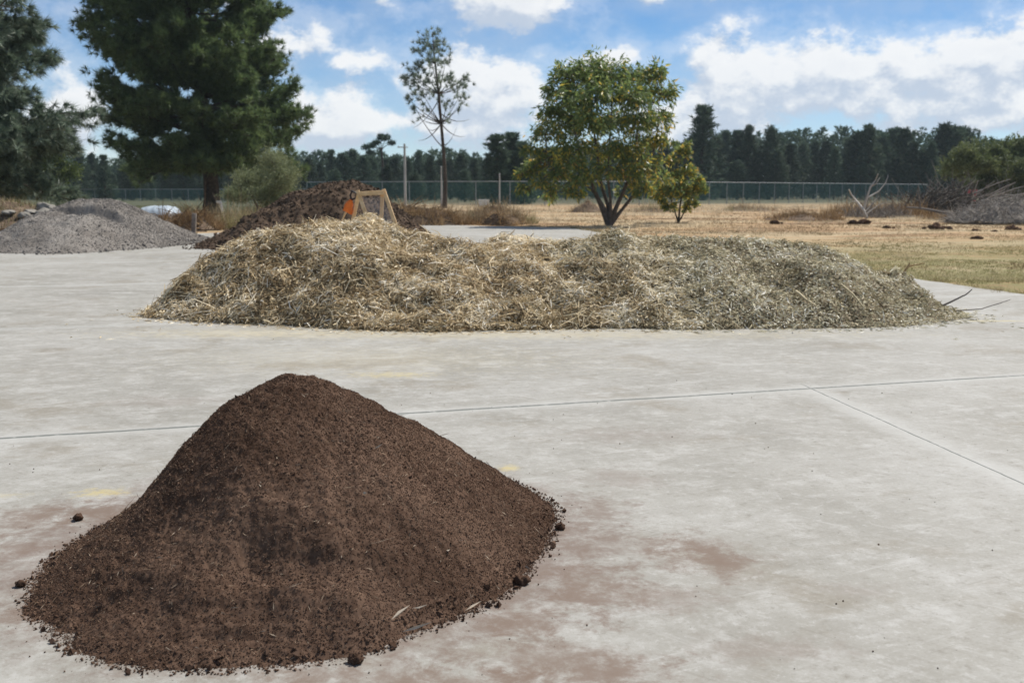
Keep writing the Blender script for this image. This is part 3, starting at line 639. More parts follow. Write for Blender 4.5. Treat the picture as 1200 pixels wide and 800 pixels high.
gc = (-12.55, 32.2)
_, gravel_h = generic_heap('gravel_heap', gc, [(gc[0] - 2.9, 31.2), G(10, 297)[:2], G(70, 298)[:2], G(140, 293)[:2], G(200, 288)[:2], G(230, 283)[:2], (gc[0] + 2.4, 36.0), (gc[0], 36.6), (gc[0] - 1.9, 35.4), (gc[0] - 2.7, 33)], 1.30, FLATCONE, 'gravel',
             [(34000, 0, 1.02, .010, .026, .3, .95), (420, 0, 1.04, .03, .055, .4, 1.), (400, .9, 1.08, .03, .08, .1, .7)], 'broad grey gravel heap with a hollow in its top, at the left', 'gravel heap', 71, .16, .8,
             [(gc[0] + .0, gc[1] - .95, .75, .6, .36), (gc[0] + .95, gc[1] - 1.05, .5, .5, .22)], .05, 4)
cc = (-5.05, 32.6)
_, comp_h = generic_heap('compost_heap', cc, [G(262, 294)[:2], (cc[0] - 1.9, 28.6), (cc[0], 28.4), (cc[0] + 1.9, 29.2), (cc[0] + 2.7, 31.4), (cc[0] + 2.8, 33.6), (cc[0] + 1.8, 36), (cc[0] - 1.4, 36.2), (cc[0] - 3.2, 34.6)], 1.80, FLATCONE, 'compost',
             [(9000, 0, 1.02, .02, .055, .1, .9), (900, 0, 1.03, .05, .11, .05, .8), (300, .95, 1.1, .02, .06, .1, .8)], 'tall dark brown compost heap behind the mulch heap', 'compost heap', 83, .24, 1.2, (), .11, 3.2)

# ------------------------------------------------------------------ trees and shrubs
def world_tree(name, base, label, cat, group=None): return thing(name, base, label, cat, group)
def pom(mb, C, A, nn, L, W, tone, tint=.5, mat=0, spread=.9, droop=0.):
    """bursts of needles at tips C pointing along A"""
    n = len(C); c = np.repeat(C, nn, 0); a = unit(np.repeat(unit(A), nn, 0) + rng.normal(0, spread, (n * nn, 3)) * .8); a[:, 2] -= droop
    l = np.repeat(np.broadcast_to(L, (n,)), nn) * rng.uniform(.7, 1.15, n * nn)
    needles(mb, c, a, l, W, np.clip(np.repeat(np.broadcast_to(tone, (n,)), nn) + rng.normal(0, .12, n * nn), 0, 1), tint, mat)

def big_pine(name, base, height, prof, limbs, label, mat, seed, lean=(0, 0), trunk_r=.5, nl=.32, npt=22, first=.18, xscale=(1, 1), sub=(9, 6), up=.15, droop=.0, bare=None, w=.028, az_only=None):
    """prof: (height fractions, reach); limbs leave the trunk in loose whorls and carry sprays of needle tufts"""
    global rng
    old = rng; rng = np.random.default_rng(seed)
    root = thing(name, base, label, 'pine tree')
    tr, cr = MB(), MB()
    t = np.linspace(0, 1, 16); axis = np.stack([lean[0] * t + .25 * fbm(t * 3, t * 0, 2, seed), lean[1] * t + .25 * fbm(t * 3, t * 0 + 5, 2, seed), height * t * .98], -1); axis[0, :2] = 0
    tube(tr, axis, trunk_r * (1 - t) ** .8 * (1 + .5 * np.exp(-t * 30)) + .04, 12)
    at = lambda q: np.array([np.interp(q, t, axis[:, k]) for k in range(3)])
    C, A = [], []
    for k in range(limbs):
        q = first + (1 - first) * (k + rng.uniform(0, 1)) / limbs; q = min(q, .985)
        a = rng.uniform(0, 2 * math.pi) if az_only is None else rng.uniform(*az_only)
        reach = np.interp(q, *prof) * rng.uniform(.62, 1.06) * (xscale[1] if math.cos(a) > 0 else xscale[0]) ** abs(math.cos(a))
        p0 = at(q); rise = reach * (up + .55 * (q - .35) + rng.uniform(-.25, .35)); d = np.array([math.cos(a), math.sin(a), 0])
        p2 = p0 + d * reach + np.array([0, 0, rise]); p1 = p0 + d * reach * .55 + np.array([rng.normal(0, .07) * reach, rng.normal(0, .07) * reach, rise * .25 + rng.uniform(-.12, .06) * reach])
        L = bezier_pts(p0, p1, p2, 9); r0 = max(.025, trunk_r * .16 * (1 - q) + .011 * reach)
        tube(tr, L, np.linspace(r0, .018, 9), 6, cap=False)
        ns = max(4, int(sub[0] * (.35 + reach / max(prof[1]))))
        for j in range(ns):
            s = rng.uniform(.12, 1) ** .75; b0 = np.array([np.interp(s, np.linspace(0, 1, 9), L[:, m]) for m in range(3)])
            ang = a + rng.choice([-1, 1]) * rng.uniform(.3, 1.2) * (1.15 - .6 * s); l2 = reach * rng.uniform(.16, .34) * (1.25 - .5 * s) + .35
            b2 = b0 + np.array([math.cos(ang), math.sin(ang), rng.uniform(-.12, .55) - droop]) * l2; bm_ = (b0 + b2) / 2 + np.array([0, 0, -.08 * l2])
            B = bezier_pts(b0, bm_, b2, 5); tube(tr, B, np.linspace(.022, .008, 5), 4, cap=False)
            nt_ = max(3, int(sub[1] * rng.uniform(.6, 1.3))); ss = rng.uniform(.25, 1.05, nt_)
            for q2 in ss:
                c = b0 + (b2 - b0) * min(q2, 1.) + rng.normal(0, .11 * l2, 3); C.append(c); A.append(unit(b2 - b0) + np.array([0, 0, .25 - droop * 1.2]))
    C, A = np.array(C), np.array(A); tone = np.clip(.45 + rng.normal(0, .18, len(C)), 0, 1)
    pom(cr, C, A, npt, nl, w, tone, droop=droop * .5)
    rng = old
    tr.build('trunk', M['bark'], root); cr.build('crown', M[mat], root)
    return root
# the big pine over the brush, left of centre
pb = G(249, 254); PY = pb[1]; pxm = PY / F
big_pine('pine_tree', (pb[0], pb[1], -.05), 325 * pxm, ([0, .1, .16, .23, .3, .38, .45, .56, .67, .79, .9, 1], [3.6, 4.8, 5.5, 5.8, 5.5, 5.3, 5.2, 5.1, 4.8, 4.4, 3.4, 1.2]), 150, 'large dark pine with a broad open crown, standing over the brush behind the gravel heap', 'pine_dark', 101,
         lean=(-1.0, 0), trunk_r=.46, nl=.44, npt=22, first=.155, xscale=(1.08, .96), sub=(18, 10), up=.12, w=.05)
# the nearer long-needled pine that fills the left edge
lb = D(-70, 262, 44); lx = 44 / F
big_pine('pine_tree', (lb[0], 44, -.05), 12.6, ([0, .1, .2, .35, .5, .65, .8, .93, 1], [3.9, 4.9, 5.2, 5.1, 4.8, 4.1, 3.3, 2.2, .8]), 140, 'nearer blue-green long-needled pine cut off by the left edge of the photo', 'pine_blue', 102,
         trunk_r=.36, nl=.42, npt=36, first=.10, sub=(14, 7), up=.02, droop=.24, w=.034)

# slender sparse pine in the middle
def slender():
    global rng
    old = rng; rng = np.random.default_rng(55)
    b = G(521, 244); Y = b[1]; root = thing('pine_tree', (b[0], b[1], 0), 'tall slender sparse pine with a bare thin trunk, in front of the fence', 'pine tree')
    tr, cr = MB(), MB(); T = lambda px, py, dy=0: D(px, py, Y + dy) - b
    axis = np.array([[0, 0, 0], T(522, 215), T(520, 180), T(517, 145), T(514, 110), T(510, 75), T(508, 55), T(507, 38)]); tube(tr, axis, [.24, .17, .15, .13, .11, .08, .05, .02], 8)
    C, A = [], []
    for px, py, r, n in [(507, 47, 11, 34), (498, 55, 9, 24), (516, 58, 11, 26), (488, 60, 6, 10), (506, 72, 13, 30), (495, 78, 10, 20), (522, 72, 9, 16), (482, 84, 8, 18), (477, 94, 7, 14), (490, 96, 10, 18), (504, 92, 10, 20), (516, 98, 10, 18), (528, 92, 8, 16), (531, 103, 8, 12), (486, 106, 8, 14), (497, 112, 10, 15),
                         (512, 116, 10, 12), (543, 100, 7, 11), (546, 90, 5, 8), (538, 114, 7, 9), (480, 118, 6, 9), (485, 128, 6, 7), (500, 128, 8, 7), (524, 122, 8, 9), (534, 128, 6, 6), (493, 140, 6, 4), (526, 140, 6, 4), (545, 118, 5, 5)]:
        q = np.interp(py + 14, [38, 55, 75, 110, 145, 180, 215], [1, .9, .8, .6, .45, .3, .15]); k = np.argmin(np.abs(np.array([244, 215, 180, 145, 110, 75, 55, 38]) - (py + 22)))
        dy = rng.uniform(-2, 2); tip = T(px, py, dy); tube(tr, bezier_pts(axis[k], (axis[k] + tip) / 2 + np.array([0, 0, -.3]), tip, 5), np.linspace(.06, .012, 5), 4, cap=False)
        for _ in range(int(n * 1.0)): C.append(tip + rng.normal(0, r * .5, 3) * Y / F * np.array([1, 1, .9])); A.append(tip - axis[k] + np.array([0, 0, 1.]))
    for px, py in [(478, 110), (484, 150), (550, 140), (490, 165), (545, 160), (500, 150), (535, 150)]: a3 = axis[3] + (axis[rng.integers(2, 5)] - axis[3]) * rng.uniform(.2, .9); tube(tr, bezier_pts(a3, (a3 + T(px, py)) / 2 + np.array([0, 0, -.8]), T(px, py, rng.uniform(-2, 2)), 6), np.linspace(.05, .01, 6), 4, cap=False)
    pom(cr, np.array(C), np.array(A), 22, .46, .052, np.clip(rng.normal(.6, .2, len(C)), 0, 1)); rng = old
    tr.build('trunk', M['bark'], root); cr.build('crown', M['pine_blue'], root)
slender()

def leafy(name, base, Y, clumps, stems, label, cat, mat, bark, seed, nleaf, L, W, droop=.6, jitter=.5, twig=.02, group=None, loc0=None, shell=.55):
    """clumps: (px, py, radius px, depth offset m, weight); leaves spread round the twigs of each clump"""
    global rng
    old = rng; rng = np.random.default_rng(seed); b = np.array(base, float); root = thing(name, b, label, cat, group); tr, cr = MB(), MB(); k = Y / F
    nodes = []
    for st in stems:
        P = np.array([D(px, py, Y + dy) - b for px, py, dy, _ in st]); P[0, 2] = 0; rr = np.array([r for *_, r in st]) * (THIN if cat == 'tree' else 1)
        t = np.linspace(0, 1, len(P)); tt = np.linspace(0, 1, len(P) * 4); Q = np.stack([np.interp(tt, t, P[:, m]) for m in range(3)], -1); Q[1:-1] = (Q[:-2] + Q[1:-1] + Q[2:]) / 3
        tube(tr, Q, np.interp(tt, t, rr), 8); nodes += [(q, r) for q, r in zip(Q[len(Q) // 2:], np.interp(tt, t, rr)[len(Q) // 2:])]
    NP = np.array([q for q, _ in nodes]); W_ = sum(c[2] ** 2 * c[4] for c in clumps)
    for px, py, rp, dy, wt in clumps:
        c = D(px, py, Y + dy) - b; R = rp * k; n = int(nleaf * rp ** 2 * wt / W_); j = np.argmin(np.linalg.norm(NP - c, axis=1) + .3 * np.maximum(NP[:, 2] - c[2], 0)); p0 = NP[j]
        tube(tr, bezier_pts(p0, (p0 + c) / 2 + np.array([0, 0, .1 * R]), c, 6), np.linspace(max(twig, .4 * nodes[j][1]), twig * .5, 6), 5, cap=False)
        nt_ = max(5, n // 26); dirs = rand_unit(nt_); dirs[:, 2] = np.where(dirs[:, 2] < -.3, -dirs[:, 2] * .6, dirs[:, 2]); tips = c + dirs * (R * rng.uniform(shell, 1.08, nt_) )[:, None]
        for tp in tips[:: max(1, nt_ // 14)]: tube(tr, bezier_pts(c, (c + tp) / 2 + rng.normal(0, .1 * R, 3), tp, 4), np.linspace(twig * .5, twig * .2, 4), 3, cap=False)
        ti = rng.integers(0, nt_, n); s = rng.uniform(.5, 1.05, n)[:, None]; P = c + (tips[ti] - c) * s + rng.normal(0, jitter * .18 * R, (n, 3))
        A = unit(tips[ti] - c) * .7 + rng.normal(0, .6, (n, 3)); A[:, 2] -= droop
        tn = np.clip(rng.beta(2.2, 2.6, n) * .78 + rng.normal(0, .05, n) + rng.normal(0, .06), 0, .8) if mat == 'broad_leaf' else np.clip(rng.normal(.5, .2, n) + rng.normal(0, .08), 0, 1)
        if mat == 'broad_leaf': yl = rng.uniform(size=n) < (.08 + .14 * (py > 150) + .06 * (px > 745)); tn = np.where(yl, rng.uniform(.82, 1., n), tn)
        leaves(cr, P, A, L * rng.uniform(.65, 1.2, n), W * rng.uniform(.7, 1.2, n), tn, .5, 0, fold=.15)
    rng = old
    tr.build('trunk', M[bark], root); cr.build('crown', M[mat], root); return root
# the round broadleaf tree
b = G(714, 264); TY = b[1]
CL = [(668, 90, 24, 0, 1.1), (690, 84, 24, .8, 1.1), (715, 92, 26, -.5, 1.1), (655, 108, 20, .5, 1), (745, 95, 24, .6, 1), (768, 92, 20, -.3, 1), (775, 112, 20, .4, 1), (735, 118, 26, -1.4, 1), (700, 118, 28, -1.6, 1), (672, 122, 26, -.9, 1),
      (645, 135, 20, .2, 1), (640, 158, 22, -.2, .9), (665, 150, 26, 1.2, .9), (690, 150, 28, -1.9, .9), (720, 150, 28, 1.6, .9), (748, 145, 26, -1., .9), (772, 140, 20, .8, .9), (782, 165, 18, -.3, .8), (760, 170, 24, 1.2, .75), (730, 180, 26, -1.7, .7),
      (700, 182, 26, 1.3, .7), (670, 178, 24, -1.2, .75), (642, 185, 22, .8, .85), (622, 178, 14, -.4, .9), (625, 205, 18, .3, .8), (655, 208, 22, -.6, .75), (690, 210, 22, -1.6, .7), (735, 208, 22, -1.4, .7), (765, 198, 20, -.8, .8), (778, 212, 16, .4, .7), (618, 222, 14, .5, .6), (645, 230, 16, .9, .6), (672, 230, 16, -1., .55), (755, 226, 16, -1.2, .6), (715, 200, 20, -2., .6), (664, 192, 22, -1.8, .7), (745, 190, 22, -1.9, .7), (626, 195, 15, 1., .8), (632, 216, 15, -.8, .6), (660, 225, 15, .4, .4), (612, 205, 10, 0, .6), (725, 228, 14, 1.2, .3), (752, 222, 16, -.6, .4), (700, 100, 24, 1.8, 1), (750, 120, 24, 1.9, 1), (680, 135, 24, 2.2, 1)]
THIN = .68
ST = [[(714, 264, 0, .26), (706, 245, -.2, .17), (696, 222, -.4, .12), (684, 190, -.6, .09), (672, 150, -.5, .06), (668, 110, 0, .03)], [(714, 264, 0, .24), (714, 245, .3, .14), (704, 215, .6, .11), (700, 180, .8, .08), (694, 140, .8, .06), (692, 95, .6, .03)],
      [(714, 264, 0, .24), (722, 243, -.2, .15), (735, 215, -.4, .11), (742, 185, -.6, .08), (748, 150, -.4, .05), (748, 105, 0, .03)], [(714, 264, 0, .22), (727, 248, .3, .12), (743, 228, .5, .10), (758, 200, .5, .07), (770, 165, .4, .05), (773, 110, .2, .02)],
      [(714, 264, 0, .2), (710, 246, .2, .12), (696, 224, .5, .07), (666, 202, .3, .045), (640, 178, 0, .03)], [(714, 264, 0, .2), (716, 240, -.5, .10), (712, 205, -1., .07), (715, 160, -1.3, .05), (718, 110, -.8, .03)]]
leafy('broadleaf_tree', b, TY, CL, ST, 'round multi-stemmed broadleaf tree with yellowing drooping leaves beyond the slab', 'tree', 'broad_leaf', 'pale_bark', 201, 20500, .31, .082, droop=.85, jitter=.8, twig=.03)
b2 = G(795, 261)
leafy('sapling', b2, b2[1], [(790, 212, 14, 0, 1), (806, 204, 12, .3, 1), (815, 222, 13, 0, 1), (780, 226, 13, -.3, 1), (800, 228, 14, -.3, .8), (800, 180, 10, .4, 1), (790, 190, 10, .2, 1), (775, 238, 10, .3, .6), (820, 214, 8, .2, .8), (806, 170, 7, .3, .8), (770, 230, 9, .3, .8), (785, 244, 10, -.3, .7), (812, 240, 11, .3, .7), (800, 246, 9, .5, .6), (824, 226, 8, 0, .7)],
      [[(795, 261, 0, .06), (797, 240, 0, .045), (802, 215, .1, .03), (803, 180, .3, .02)], [(795, 261, 0, .05), (790, 245, .1, .03), (784, 226, 0, .02)], [(795, 261, 0, .04), (805, 243, 0, .03), (814, 222, 0, .02)]],
      'small bright yellow-green sapling beside the round broadleaf tree', 'sapling', 'broad_leaf', 'bark', 202, 4600, .22, .09, droop=.35, jitter=.9, twig=.015)
# pale olive shrub left of the compost heap
b3 = G(315, 262)
sh = [(315 + 39 * math.cos(a) * r, 221 - 30 * math.sin(a) * r, 17, 2.0 * s, 1) for a, r, s in [(q * .7, [.35, .7, 1.][q % 3], [-1, 1, 0, .6, -.6][q % 5]) for q in range(27)] if 221 - 30 * math.sin(a) * r < 254]
leafy('shrub', b3, b3[1], sh, [[(315, 262, 0, .12), (318, 240, 0, .08), (322, 210, .2, .04)], [(315, 262, 0, .12), (300, 240, .4, .06), (290, 215, .2, .03)], [(315, 262, 0, .1), (332, 240, -.4, .06), (340, 215, 0, .03)]],
      'rounded pale olive-green shrub behind the dark compost heap', 'shrub', 'shrub_leaf', 'pale_bark', 203, 22000, .20, .035, droop=-.15, jitter=1.1, shell=.3)
# dense shrub at the right edge
b4 = np.array(D(1170, 240, 96)); b4[2] = 0
rs = [(1178 + 60 * math.cos(a) * r, 200 - 26 * math.sin(a) * r, 16, 4 * s, 1) for a, r, s in [(q * .61, [.4, .75, 1.][q % 3], [-1, 1, 0, .6, -.6][q % 5]) for q in range(36)] if 200 - 26 * math.sin(a) * r < 240]
leafy('shrub', b4, 96, rs, [[(1170, 240, 0, .2), (1172, 220, 0, .12), (1180, 195, .2, .06)], [(1170, 240, 0, .16), (1150, 222, .4, .1), (1135, 205, .2, .04)], [(1170, 240, 0, .16), (1195, 222, .4, .1), (1210, 200, .2, .04)]],
      'large rounded dull-green shrub behind the dead branches at the right edge', 'shrub', 'dark_shrub_leaf', 'bark', 204, 46000, .34, .11, droop=.1, jitter=.8, shell=.5)
# yellow-green trees in the gaps at the left
for (px, py, Y, cl, lab, sd) in [(66, 250, 92, [(60, 190, 16, 0, 1), (75, 182, 15, 1, 1), (50, 205, 14, -1, 1), (80, 205, 15, .5, 1), (66, 172, 13, 0, 1), (68, 218, 14, 1, .8), (40, 192, 12, 0, .8)], 'yellow-green leafy tree seen between the two large pines at the left', 205)]:
    bb = D(px, py, Y); bb[2] = 0
    leafy('leafy_tree', bb, Y, cl, [[(px, py, 0, .14), (px + 1, py - 20, 0, .1), (px - 2, py - 45 if sd == 205 else py - 25, .2, .05)], [(px, py, 0, .12), (px + 7, py - 25, .3, .07), (px + 10, py - 45 if sd == 205 else py - 25, 0, .04)]], lab, 'tree', 'lime_leaf', 'bark', sd, 5200, .34, .12, droop=.2, jitter=1.)

# ---- the wood beyond the fence
def conifer(seed, h, w, whorls, nb, nt_, form, first=.1):
    """one pine of the wood at the origin: trunk and crown meshes under an Empty"""
    global rng
    old = rng; rng = np.random.default_rng(seed); root = thing('forest_pine', (0, 0, 0), 'x', 'pine tree'); tr, cr = MB(), MB()
    tube(tr, [[0, 0, 0], [.1, 0, h * .5], [0, .1, h * .97]], [.22, .15, .03], 6); C, A = [], []
    for k in range(whorls):
        q = first + (1 - first) * (k + rng.uniform(0, .6)) / whorls; reach = w * form(q) * rng.uniform(.75, 1.2)
        for j in range(nb):
            a = rng.uniform(0, 6.283); rr = reach * rng.uniform(.6, 1.15); p0 = np.array([0, 0, h * q]); p2 = p0 + np.array([math.cos(a) * rr, math.sin(a) * rr, rr * rng.uniform(-.15, .35)])
            if j % 3 == 0: tube(tr, [p0, (p0 + p2) / 2 + np.array([0, 0, -.05]), p2], [.05, .03, .01], 4, cap=False)
            for s in rng.uniform(.25, 1.05, nt_): C.append(p0 + (p2 - p0) * s + rng.normal(0, .16 + .05 * w, 3)); A.append(p2 - p0 + np.array([0, 0, .35 * rr + .2]))
    for s in rng.uniform(.9, 1.0, 14): C.append(np.array([rng.normal(0, .12), rng.normal(0, .12), h * s])); A.append(np.array([0, 0, 1.]))
    pom(cr, np.array(C), np.array(A), 9, .62, .13, np.clip(rng.normal(.5, .2, len(C)), 0, 1), spread=.75); rng = old
    return root, tr.build('trunk', M['bark'], root), cr.build('crown', M['wood_needles'], root)
FORMS = [lambda q: (1 - q) ** .75 * (.6 + .4 * min(1, q * 3.5)) + .03, lambda q: (1 - q) ** .9 + .03, lambda q: max(.03, (1 - q ** 1.8)) * (.6 + .4 * min(1, q * 3)), lambda q: (1 - q) ** .62 * (.5 + .5 * min(1, q * 2)) + .03, lambda q: .9 * (1 - q) ** .7 + .06 + .12 * math.sin(q * 19)]
PROTO = [conifer(300 + k, 12., [2.9, 2.4, 2.8, 3.1, 2.6][k], 19, 9, 6, FORMS[k], [.05, .03, .08, .07, .03][k]) for k in range(5)]
r_ = random.Random(5)
def top_y(px):       # the wood's skyline in the photograph
    return np.interp(px, [-80, 60, 120, 340, 370, 400, 430, 470, 500, 530, 560, 590, 640, 780, 810, 850, 900, 940, 1000, 1050, 1090, 1130, 1150, 1170, 1240], [182, 184, 188, 186, 180, 183, 178, 184, 180, 176, 184, 190, 176, 172, 166, 156, 160, 155, 151, 155, 155, 153, 164, 172, 178])
LAB_L = ('dark pine of the wood beyond the fence, left of the round broadleaf tree', 'dark pines of the wood left of the round tree')
LAB_R = ('dark pine of the taller wood beyond the fence, right of the round broadleaf tree', 'dark pines of the wood right of the round tree')
used = [False] * 5
def plant(px, ty, Y, k, label, group, wid=1.):
    h = H + (HY - ty) / F * Y; root = PROTO[k][0]; p = (( px - 600) / F * Y, Y, -.05); s = h / 12.; sx = s * wid * r_.uniform(1.05, 1.5)
    if not used[k]:
        used[k] = True; root.location = p; root.rotation_euler = (0, 0, r_.uniform(0, 6)); root.scale = (sx, sx, s); root['label'] = label
        if group: root['group'] = group
        return root
    return dup(root, p, r_.uniform(0, 6.28), (sx, sx, s), label, group)
px = -30.
while px < 1232:
    left = px < 700; Y = (178 if left else 200) + r_.uniform(-14, 14)
    hide = 625 < px < 790
    ty = top_y(px) + r_.choice([-6, -3, -1, 1, 4, 8, 14, 22]) * (.8 if left else 1.)
    if not (1150 < px < 1232 and r_.random() < .3): plant(px, ty, Y, r_.randrange(5), *(LAB_L if left else LAB_R))
    px += r_.uniform(9, 16) * (1.25 if hide else 1)
for px, ty, lab in [(395, 200, 'low rounded pine in front of the dark wood, right above the compost heap'), (455, 196, 'bushy mid-green young pine behind the pale utility pole'), (487, 204, 'small pale green young pine between the utility pole and the slender pine'), (545, 200, 'young pine in front of the wood just right of the slender pine'),
                    (861, 190, 'lighter low pine in front of the taller wood, just right of the sapling'), (905, 178, 'lighter mid-height pine in front of the taller wood above the middle of the green fence'), (1004, 196, 'pale low pine in front of the taller wood, above the dead branches')]:
    plant(px, ty, 150 if px < 700 else 186, 3, lab, None, 1.35)
plant(820, 128, 176, 1, 'tallest dark spire-topped conifer rising above the wood beside the round tree', None, 1.0)
for px, ty, w in [(583, 160, 1.5), (600, 158, 1.5), (612, 168, 1.3)]: plant(px, ty, 124 + (px % 7), 1, 'dark dense broad cypress-like tree in the clump just left of the round tree', 'dark clump of conifers left of the round tree', w)
# umbrella-crowned tree standing out of the skyline
def umbrella():
    global rng
    old = rng; rng = np.random.default_rng(9); Y = 170.; b = D(449, 236, Y); b[2] = 0; root = thing('umbrella_pine', b, 'tree with a flat umbrella crown standing above the skyline, left of the utility pole', 'tree'); tr, cr = MB(), MB(); T = lambda x, y, d=0: D(x, y, Y + d) - b
    tube(tr, [[0, 0, 0], T(449, 200), T(447, 175)], [.3, .22, .12], 7); C, A = [], []
    for px, py, r in [(440, 168, 4.5), (446, 161, 4.5), (453, 162, 4.5), (459, 168, 4), (429, 173, 4.5), (434, 179, 4), (436, 171, 3.5)]:
        c = T(px, py, rng.uniform(-2, 2)); tube(tr, bezier_pts(T(447, 178), T(447, 172), c, 5), np.linspace(.1, .03, 5), 5, cap=False)
        for _ in range(36): C.append(c + rng.normal(0, r * .42, 3) * Y / F * np.array([1.1, 1.1, .7])); A.append(rand_unit(1)[0] + np.array([0, 0, .6]))
    pom(cr, np.array(C), np.array(A), 8, .6, .14, rng.uniform(.2, .6, len(C))); rng = old
    tr.build('trunk', M['bark'], root); cr.build('crown', M['wood_needles'], root)
umbrella()
# the depth of the wood behind its first trees: one mass
def deep_wood():
    mb = MB(); C, A = [], []
    global rng
    old = rng; rng = np.random.default_rng(77)
    for px in np.arange(-140, 1340, 3.6):
        Y = rng.uniform(218, 250); h = H + (HY - top_y(px) - rng.choice([-2, 0, 3, 5, 9])) / F * Y; x = (px - 600) / F * Y; n = 120; q = rng.uniform(.0, 1, n) ** .8
        w = 3.2 * (1 - q) ** .5 + .1; a = rng.uniform(0, 6.283, n); rr = w * np.sqrt(rng.uniform(0, 1, n)); c = np.stack([x + rr * np.cos(a), Y + rr * np.sin(a), h * q], -1); C.append(c); A.append(np.stack([np.cos(a), np.sin(a), np.full(n, .6)], -1))
    C, A = np.concatenate(C), np.concatenate(A); pom(mb, C, A, 7, .8, .26, np.clip(rng.normal(.4, .2, len(C)), 0, 1)); rng = old
    stuff(tag(mb.build('forest', M['wood_needles']), 'dark depth of the pine wood behind its first trees', 'forest'))
deep_wood()

# ------------------------------------------------------------------ fences and poles
def fence(name, pts, h, label, post_px_step, rail_r, post_r=.045, link=True, brk=.0):
    """pts: (px, depth) along the line"""
    P = np.array([[(px - 600) / F * Y, Y, 0] for px, Y in pts]); seg = np.linalg.norm(np.diff(P, axis=0), axis=1); L = np.concatenate([[0], np.cumsum(seg)])
    at = lambda s: np.array([np.interp(s, L, P[:, k]) for k in range(3)]); b = P[0].copy(); root = thing(name, b, label, 'fence')
    n = max(2, int(L[-1] / post_px_step)); S = np.linspace(0, L[-1], n + 1)
    mb = MB(); tube(mb, np.array([at(s) for s in np.linspace(0, L[-1], n * 2 + 1)]) + np.array([0, 0, h]) - b, rail_r, 6); mb.build('top_rail', M['galvanised'], root)
    first = None
    for s in S:
        p = at(s) - b
        if first is None:
            mb = MB(); tube(mb, [[0, 0, -.1], [0, 0, h * .5], [0, 0, h + .06]], post_r, 8); first = mb.build('post', M['galvanised'], root, p)
        else:
            o = first.copy(); COL.objects.link(o); o.parent = root; o.location = p
    if link:
        mb = MB(); ss = np.linspace(0, L[-1], n * 2 + 1); V = np.array([at(s) + np.array([0, 0.03, z]) - b for s in ss for z in (.05, h - .04)]); i = np.arange(len(ss) - 1) * 2
        mb.add(V, np.stack([i, i + 2, i + 3, i + 1], -1)); o = mb.build('chain_link', M['chain_link'], root); set_uv(o, [(s, z) for s in ss for z in (.05, h - .04)])
    return root
fence('chain_link_fence', [(362, 122), (480, 114), (600, 111), (720, 113), (830, 122), (960, 142), (1082, 168)], 2.5, 'long green chain-link fence with a pale top rail in front of the wood', 3.6, .05)
fence('wire_fence', [(-60, 190), (130, 165), (300, 140), (360, 124)], 1.75, 'lower thin fence running back under the pines at the left', 4.2, .04, .04)
def pole(px, base_py, top_py, Y, r, label, arms=False):
    b = D(px, base_py, Y); b[2] = 0; h = H + (HY - top_py) / F * Y; root = thing('utility_pole' if arms else 'fence_pole', b, label, 'pole'); mb = MB()
    tube(mb, [[0, 0, -.1], [0, 0, h * .5], [0, 0, h]], [r, r * .88, r * .72], 10); mb.build('shaft', M['concrete_post'], root)
    mb = MB()
    if arms:
        beam(mb, [-.7, -.02 - r, h - .35], [.35, -.02 - r, h - .35], .07, .09); tube(mb, [[-.6, -r, h - .35], [-.6, -r, h - .2]], .04, 6); mb.build('crossarm', M['concrete_post'], root)
    else:
        tube(mb, [[0, 0, h - .02], [0, 0, h + .04]], [r * .95, r * .3], 8); mb.build('cap', M['galvanised'], root)
pole(475, 240, 170, 110, .15, 'tall pale utility pole behind the wooden sieve, by the fence', True)
pole(517.5, 240, 196, 109, .09, 'pale pole close beside the slender pine trunk')
pole(585.5, 241, 204, 108, .09, 'pale pole rising above the fence rail between the slender pine and the round tree')

